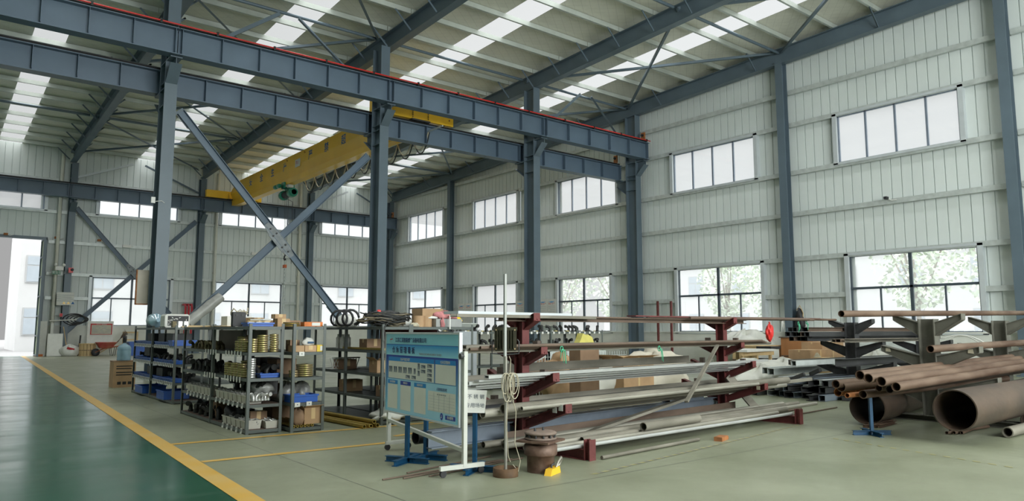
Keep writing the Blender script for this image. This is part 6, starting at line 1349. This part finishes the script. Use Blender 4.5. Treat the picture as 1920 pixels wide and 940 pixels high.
# ================================================================== CRATES, CARTONS AND SHEETED HEAPS NEAR THE GABLE
def heap(name, c, size, m, lab, cat, seed, amp=.22): e = empty(name, c, lab, cat); q = MB(); q.blob((0, 0, 0), size, seed, amp, 40, 20); q.build('covering', m, e); return e
def crate(u0, u1, vt, y, depth, m, lab, zb=0.0, battens=True, lid=True):
    a, b_ = atY(u0, vt, y), atY(u1, vt, y); h = (a.z+b_.z)/2-zb; w_ = b_.x-a.x
    e = empty('wooden_crate', ((a.x+b_.x)/2, y+depth/2, zb), lab, 'crate'); q = MB(); q.box((-w_/2, -depth/2, 0), (w_/2, depth/2, h)); q.build('crate_body', m, e)
    if lid: q = MB(); q.box((-w_/2-.04, -depth/2-.04, h), (w_/2+.04, depth/2+.04, h+.03)); q.build('lid', m, e)
    if battens:
        q = MB(); q.box((-w_/2-.02, -depth/2-.02, h*.42), (w_/2+.02, -depth/2-.001, h*.48)); q.box((-w_/2-.02, -depth/2-.001, h*.42), (-w_/2-.001, depth/2, h*.48)); q.build('batten', BROWNB, e)
    return e
_x = 19.6; _c = atX(1517, 690, _x); _l = atX(1466, 690, _x); _h = atX(1490, 634, _x).z; _r = atY(1543, 650, _c.y).x
e = empty('wooden_crate', (_x, _c.y, 0), 'big plywood crate with a dark batten near the gable wall', 'crate'); q = MB(); q.box((0, 0, 0), (_r-_x, _l.y-_c.y, _h)); q.build('crate_body', WOOD, e)
q = MB(); q.box((-.04, -.04, _h), (_r-_x+.04, _l.y-_c.y+.04, _h+.03)); q.build('lid', BROWNB, e); q = MB(); q.box((-.03, -.03, _h*.44), (-.001, _l.y-_c.y, _h*.48)); q.box((-.001, -.03, _h*.44), (_r-_x, -.001, _h*.48)); q.build('batten', BROWNB, e)
crate(1418, 1466, 650, 11.9, .8, WOODL, 'pale plywood crate left of the big crate')
crate(1553, 1590, 641, 10.6, .7, mat('pinkish_board', (.55, .46, .38), .7), 'pale pinkish board crate right of the big plywood crate', battens=False)
for i, (u0, u1, vt, y, m_, lab) in enumerate(((1543, 1583, 642, 9.2, CARD, 'brown carton on the stack right of the big crate'), (1520, 1560, 657, 9.0, CARD, 'low brown carton before the big crate'), (1505, 1540, 680, 8.9, OLIVE, 'olive box holding a rope coil before the crates'), (1558, 1580, 672, 8.6, WOODL, 'small pale carton with white sticker under the dark rack'))):
    a, b_ = atY(u0, vt, y), atY(u1, vt, y); carton((a.x+b_.x)/2, y+.3, 0, b_.x-a.x, .55, a.z, m_, lab, tape=i < 2, tagc=TAG if i == 3 else None)
e = empty('coiled_hose', atY(1523, 673, 9.15), 'sandy coil of hose on the olive box', 'hose'); q = MB()
for k in range(5): q.lathe((0, 0, .03*k+.0), [(.12, .0), (.20-.02*k, 0), (.22-.02*k, .02), (.20-.02*k, .04), (.12, .04)], 20)
q.build('coil', ROPE, e)
a = atY(1416, 690, 9.5); heap('sheeted_heap', (a.x, a.y, 0), (.85, .7, .50), FILM, 'white plastic sheeting heap left of the crates', 'sheeting', 61)
a = atY(1400, 690, 13.9); heap('sheeted_heap', (a.x, a.y, 0), (1.2, .9, 1.12), FILM, 'tall white wrapped heap behind the pale crate', 'sheeting', 62)
a = atY(1470, 690, 9.2); heap('sheeted_heap', (a.x, a.y, 0), (.75, .6, .50), FILM, 'low white sheeting heap in front of the big crate', 'sheeting', 63)
a = atY(1425, 690, 8.9); heap('sheeted_heap', (a.x, a.y, 0), (.7, .5, .42), FILM, 'crumpled film heap behind the bar rack right post', 'sheeting', 64)
a = atY(1640, 690, 8.2); heap('sheeted_heap', (a.x+.3, a.y+.1, 0), (.7, .5, .62), FILM, 'clear film bundle below the dark rack', 'sheeting', 65, .3)
e = empty('black_strapped_pack', atY(1440, 690, 11.2)*Vector((1, 1, 0)) if False else (atY(1441, 660, 11.2).x, 11.2, 0), 'upright black and white pack left of the big crate', 'pack'); q = MB(); q.box((-.2, -.2, 0), (.2, .2, .72)); q.build('pack_body', TAG, e); q = MB()
for z in (.02, .36, .68): q.box((-.23, -.23, z), (.23, .23, z+.07))
q.build('black_strap', BLACK, e)
e = empty('panel_trestle', (atY(1400, 656, 10.4).x, 10.4, .70), 'flat white panel lying on a wooden frame behind the second post', 'panel'); q = MB(); q.cbox((0, 0, 0), (1.5, .8, .05), .1); q.build('panel', TAG, e); q = MB()
for x in (-.6, 0, .6): q.box((x-.03, -.3, -.70), (x+.03, -.24, -.026)); q.box((x-.03, .24, -.70), (x+.03, .3, -.026))
q.box((-.7, -.32, -.12), (.7, -.27, -.03)); q.build('wooden_frame', WOODL, e)
# glass / sheet heap right of dark rack
for i, (u, v, lab) in enumerate(((1650, 645, 'left pale sheet leaning on the plinth behind the racks'), (1700, 650, 'right pale sheet leaning on the plinth behind the racks'))):
    a = atX(u, v, 19.5); e = empty('leaning_sheet', (a.x, a.y, 0), lab, 'sheet'); q = MB(); q.cbox((0, 0, .52), (.03, 1.4, 1.0), .2, 0, .25); q.build('sheet', GALV, e)
e = empty('white_hose_ring', tuple(atX(1800, 632, 20.5)), 'thin white hose hoop standing behind the olive rack post', 'hose'); e.location.z = 0; q = MB(); q.tube([(0, .95*math.cos(a), .02+1.05*abs(math.sin(a))) for a in [j*PI/20 for j in range(21)]], .018, 6); q.tube([(0.1, .5*math.cos(a), .55+.5*math.sin(a)) for a in [j*PI/12 for j in range(25)]], .016, 6); q.build('hoop', WHITEP, e)
# clutter seen through the rack
a = atY(1090, 700, 9.0); heap('brown_paper_heap', (a.x-.35, 9.0, 0), (.4, .35, .72), CARD, 'crumpled brown paper heap seen through the rack near its first post', 'paper', 71, .3)
carton(atY(1190, 690, 8.8).x, 9.0, 0, .8, .6, .72, CARD, 'big open brown carton seen through the middle of the rack', openf=True)
heap('sheeted_heap', (atY(1130, 690, 9.2).x, 9.3, 0), (.5, .35, .70), FILM, 'white film heap seen through the middle of the rack', 'sheeting', 72)
heap('sheeted_heap', (atY(1240, 690, 9.2).x, 9.4, 0), (.9, .4, .74), mat('kraft_cover', (.50, .46, .38), .8, 0, .1, 3), 'beige paper covered heap behind the rack', 'sheeting', 73)
e = empty('yellow_bag', (atY(1095, 640, 8.0).x, 8.0, 0.0), 'pale yellow bag standing on a stool box behind the rack', 'bag'); q = MB(); q.prism([(-.16, 0), (.16, 0), (.12, .09), (.03, .13), (0, .11), (-.08, .15), (-.12, .06)], (0, -.06, 1.0), (0, .06, 1.0)); q.build('bag_body', YBAGP, e); q = MB(); q.box((-.2, -.12, 0), (.2, .12, .995)); q.build('stool_box', CARDD, e)
for i, (u, lab) in enumerate(((1045, 'left'), (1155, 'middle'), (1100, 'rear'))):
    x = atY(u, 680, 9.9).x; e = empty('wire_basket', (x, 10.3, 0), lab+' wire mesh basket of parts behind the rack', 'basket'); q = MB()
    for k in range(13): q.box((-.42+.07*k-.004, -.3, 0), (-.42+.07*k+.004, -.292, .78))
    for k in range(8): q.box((-.43, -.3, .1*k), (.43, -.29, .1*k+.008))
    q.box((-.43, .28, 0), (.43, .3, .78)); q.build('mesh', GALV, e); q = MB(); q.blob((0, 0, 0.01), (.36, .24, .6), 80+i, .2); q.build('contents', [CARDD, CASTB, DUSTY][i], e)
# ================================================================== BACK-LEFT CORNER ITEMS
def bx(u): return atY(u, 640, 39.2).x
e = empty('white_sheet_board', (bx(102), 39.0, 0), 'plain white board leaning at the gate corner', 'board'); q = MB(); w_ = bx(117)-bx(88); q.cbox((0, 0, .52), (w_, .05, 1.03), 0, -.08); q.build('board', TAG, e); q = MB(); q.cbox((0, -.03, .52), (w_-.06, .004, .97), 0, -.08); q.build('face_sheet', WHITEP, e)
e = empty('white_boards', (bx(80), 39.35, 0), 'tall white strip boards standing beside the gate leaf', 'board'); q = MB(); q.cbox((0, 0, .8), (.3, .06, 1.6), 0, -.05); q.cbox((.35, .02, .75), (.12, .05, 1.5), 0, -.05); q.build('boards', TAG, e); q = MB(); q.cbox((-.1, -.06, .05), (.3, .08, .1)); q.build('orange_foot', ORANGE, e)
e = empty('broom_handle', (bx(119), 38.9, 0), 'long wooden broom leaning beside the white board', 'broom'); q = MB(); q.tube([(.12, 0, .3), (-.05, .2, 1.35)], .02, 6); q.build('handle', WOODL, e); q = MB(); q.blob((.13, -.02, 0), (.10, .06, .45), 91, .2); q.build('bristles', BROWNB, e)
e = empty('white_sack', (bx(130), 38.9, 0), 'full white woven sack with red print by the back wall', 'sack'); q = MB(); q.blob((0, 0, 0), (.42, .3, .50), 92, .16, 28, 16); q.build('sack_body', TAG, e); q = MB(); q.cbox((0, -.27, .34), (.3, .03, .10), 0, .4, .3); q.build('red_print', REDT, e)
e = empty('black_post', (bx(147), 39.0, 0), 'short black post between the sack and the cable spool', 'post'); q = MB(); q.tube([(0, 0, 0), (.06, .1, .95)], .035, 8); q.build('post', DARKS, e); q = MB(); q.cbox((0, 0, .01), (.14, .12, .02)); q.build('foot', DARKS, e)
e = empty('wooden_spool', (bx(162), 38.8, 0), 'pale wooden cable spool standing left of the wheelbarrow', 'spool'); q = MB(); q.lathe((0, 0, 0), [(.36, 0), (.36, .035)], 24); q.lathe((0, 0, .54), [(.38, 0), (.38, .035)], 24); q.build('flange_disc', WOODL, e); q = MB()
for k in range(16): a = k*2*PI/16; q.cbox((.33*math.cos(a), .33*math.sin(a), .29), (.02, .115, .50), a)
q.build('stave', WOODL, e); q = MB(); q.lathe((0, 0, .25), [(.345, 0), (.345, .03)], 24); q.build('hoop', BROWNB, e)
# red framed notice on a white cabinet
e = empty('white_board_stand', ((bx(165)+bx(212))/2, 39.45, 0), 'large white board on the back wall behind the wheelbarrow', 'board'); w_ = bx(212)-bx(163); q = MB(); q.box((-w_/2, 0, .42), (w_/2, .06, 1.62)); q.build('board', WHITEP, e); q = MB()
for x in (-w_/2+.04, w_/2-.07): q.box((x, 0, 0), (x+.05, .05, .42))
q.box((-w_/2, -.01, .42), (w_/2, -.0001, .47)); q.build('leg', WHITEP, e)
e = empty('red_notice', ((bx(169)+bx(211))/2, 39.40, .98), 'red bordered printed notice fixed to the white board', 'notice'); w2 = bx(211)-bx(170); q = MB(); q.box((-w2/2, 0, 0), (w2/2, .02, .52)); q.build('paper', mat('cream_notice', (.52, .50, .40), .6), e); q = MB(); q.box((-w2/2, -.006, .46), (w2/2, -.001, .52)); q.box((-w2/2, -.006, 0), (-w2/2+.04, -.001, .46)); q.box((w2/2-.04, -.006, 0), (w2/2, -.001, .46)); q.box((-w2/2+.04, -.006, 0), (w2/2-.04, -.001, .02)); q.build('red_border', REDT, e)
text('notice_title', '安全生产管理制度', TAG, .055, (0, -.008, .49), (1, 0, 0), UZ, e); q = MB(); rn = random.Random(1)
for k in range(7):
    x = -w2/2+.08
    while x < w2/2-.2: l2 = rn.uniform(.08, .3); q.box((x, -.003, .06+.055*k), (min(x+l2, w2/2-.08), -.001, .075+.055*k)); x += l2+rn.uniform(.05, .2)
q.build('printed_lines', LGREYT, e)
# wheelbarrow
wb = empty('wheelbarrow', (bx(192), 38.3, 0), 'red wheelbarrow with black wheel parked by the back wall', 'wheelbarrow', rz=PI)
q = MB(); o1 = [(-.42, -.33, .62), (.40, -.30, .62), (.40, .30, .62), (-.42, .33, .62)]; i1 = [(-.22, -.17, .34), (.25, -.17, .36), (.25, .17, .36), (-.22, .17, .34)]
q.add(o1+i1, [(7, 6, 5, 4), (0, 1, 5, 4), (1, 2, 6, 5), (2, 3, 7, 6), (3, 0, 4, 7)]); q.tube([Vector(p) for p in o1+[o1[0]]], .016, 6); q.build('tray', mat('barrow_red', (.50, .05, .06), .5, 0, .2, 5, stain=(.42, .16, .09)), wb)
q = MB(); q.lathe((.40, -.04, .17), [(.06, 0), (.17, .005), (.18, .04), (.17, .075), (.06, .08)], 20, 'Y'); q.build('wheel', BLACK, wb)
for s_ in (-1, 1):
    q = MB(); q.tube([(.42, s_*.07, .17), (.1, s_*.16, .33), (-.4, s_*.24, .42), (-.95, s_*.28, .52)], .018, 6); q.build('handle_rail', mat('rail_orange', (.35, .12, .05), .6), wb)
    q = MB(); q.tube([(-.18, s_*.2, .38), (-.25, s_*.2, .01), (-.36, s_*.2, .01), (-.42, s_*.22, .42)], .013, 6); q.build('leg', DARKS, wb)
e = empty('twig_broom', (bx(224), 38.7, 0), 'brown twig broom leaning right of the wheelbarrow', 'broom'); q = MB(); rn = random.Random(2)
for k in range(46): a = rn.uniform(-.35, .35); q.tube([(-.32, 0, .5), (-.1+a*.1, 0, .72+a*.2), (.18+a*.25, rn.uniform(-.1, .1), 1.12-a*.35)], [.01, .006, .003], 4)
q.build('twigs', BROWNB, e); q = MB(); q.tube([(-.9, .1, .12), (-.32, 0, .5)], .02, 6); q.build('handle', WOODL, e)
e = empty('white_barrel', (bx(223)+.45, 38.9, 0), 'white plastic barrel behind the twig broom', 'barrel'); q = MB(); q.lathe((0, 0, 0), [(.28, 0), (.30, .04), (.30, .56), (.27, .62), (0, .62)], 24); q.build('drum', WHITEP, e); q = MB(); q.lathe((0, 0, .60), [(.31, 0), (.31, .03)], 24); q.build('rim', WHITEP, e)
e = empty('blue_bin', (bx(246), 38.0, 0), 'square blue plastic bin left of the blue-bin shelf', 'bin'); q = MB(); q.prism([(-.30, 0), (.30, 0), (.36, .62), (-.36, .62)], (0, -.3, 0), (0, .3, 0)); q.build('bin_body', BINB, e); q = MB(); q.box((-.38, -.32, .60), (.38, .32, .65)); q.build('rim', BINB, e)
e = empty('wood_frame', ((bx(230)+bx(256))/2, 39.1, 0), 'pale wooden frame standing behind the blue bin', 'frame'); w_ = bx(258)-bx(229); q = MB()
for (x0, x1, z0, z1) in ((-w_/2, w_/2, 1.04, 1.12), (-w_/2, -w_/2+.08, 0, 1.04), (w_/2-.08, w_/2, 0, 1.04), (-w_/2+.08, w_/2-.08, .70, .76)): q.box((x0, -.03, z0), (x1, .03, z1))
q.build('frame', WOODL, e)
e = empty('black_hose_coil', (bx(138), 39.55, 1.42), 'black hose coil and pipes lying on the plinth ledge right of the notice column', 'hose'); q = MB()
for k in range(4): q.tube([((.45-.05*k)*math.cos(a)+.1*k, .02*k-.05, .28+(.26-.04*k)*math.sin(a)) for a in [j*PI/12 for j in range(25)]], .022, 6)
q.build('coil', BLACK, e); q = MB(); q.tube([(-1.0, -.1, .2), (.1, -.1, .26)], .025, 6); q.build('white_tube', WHITEP, e)
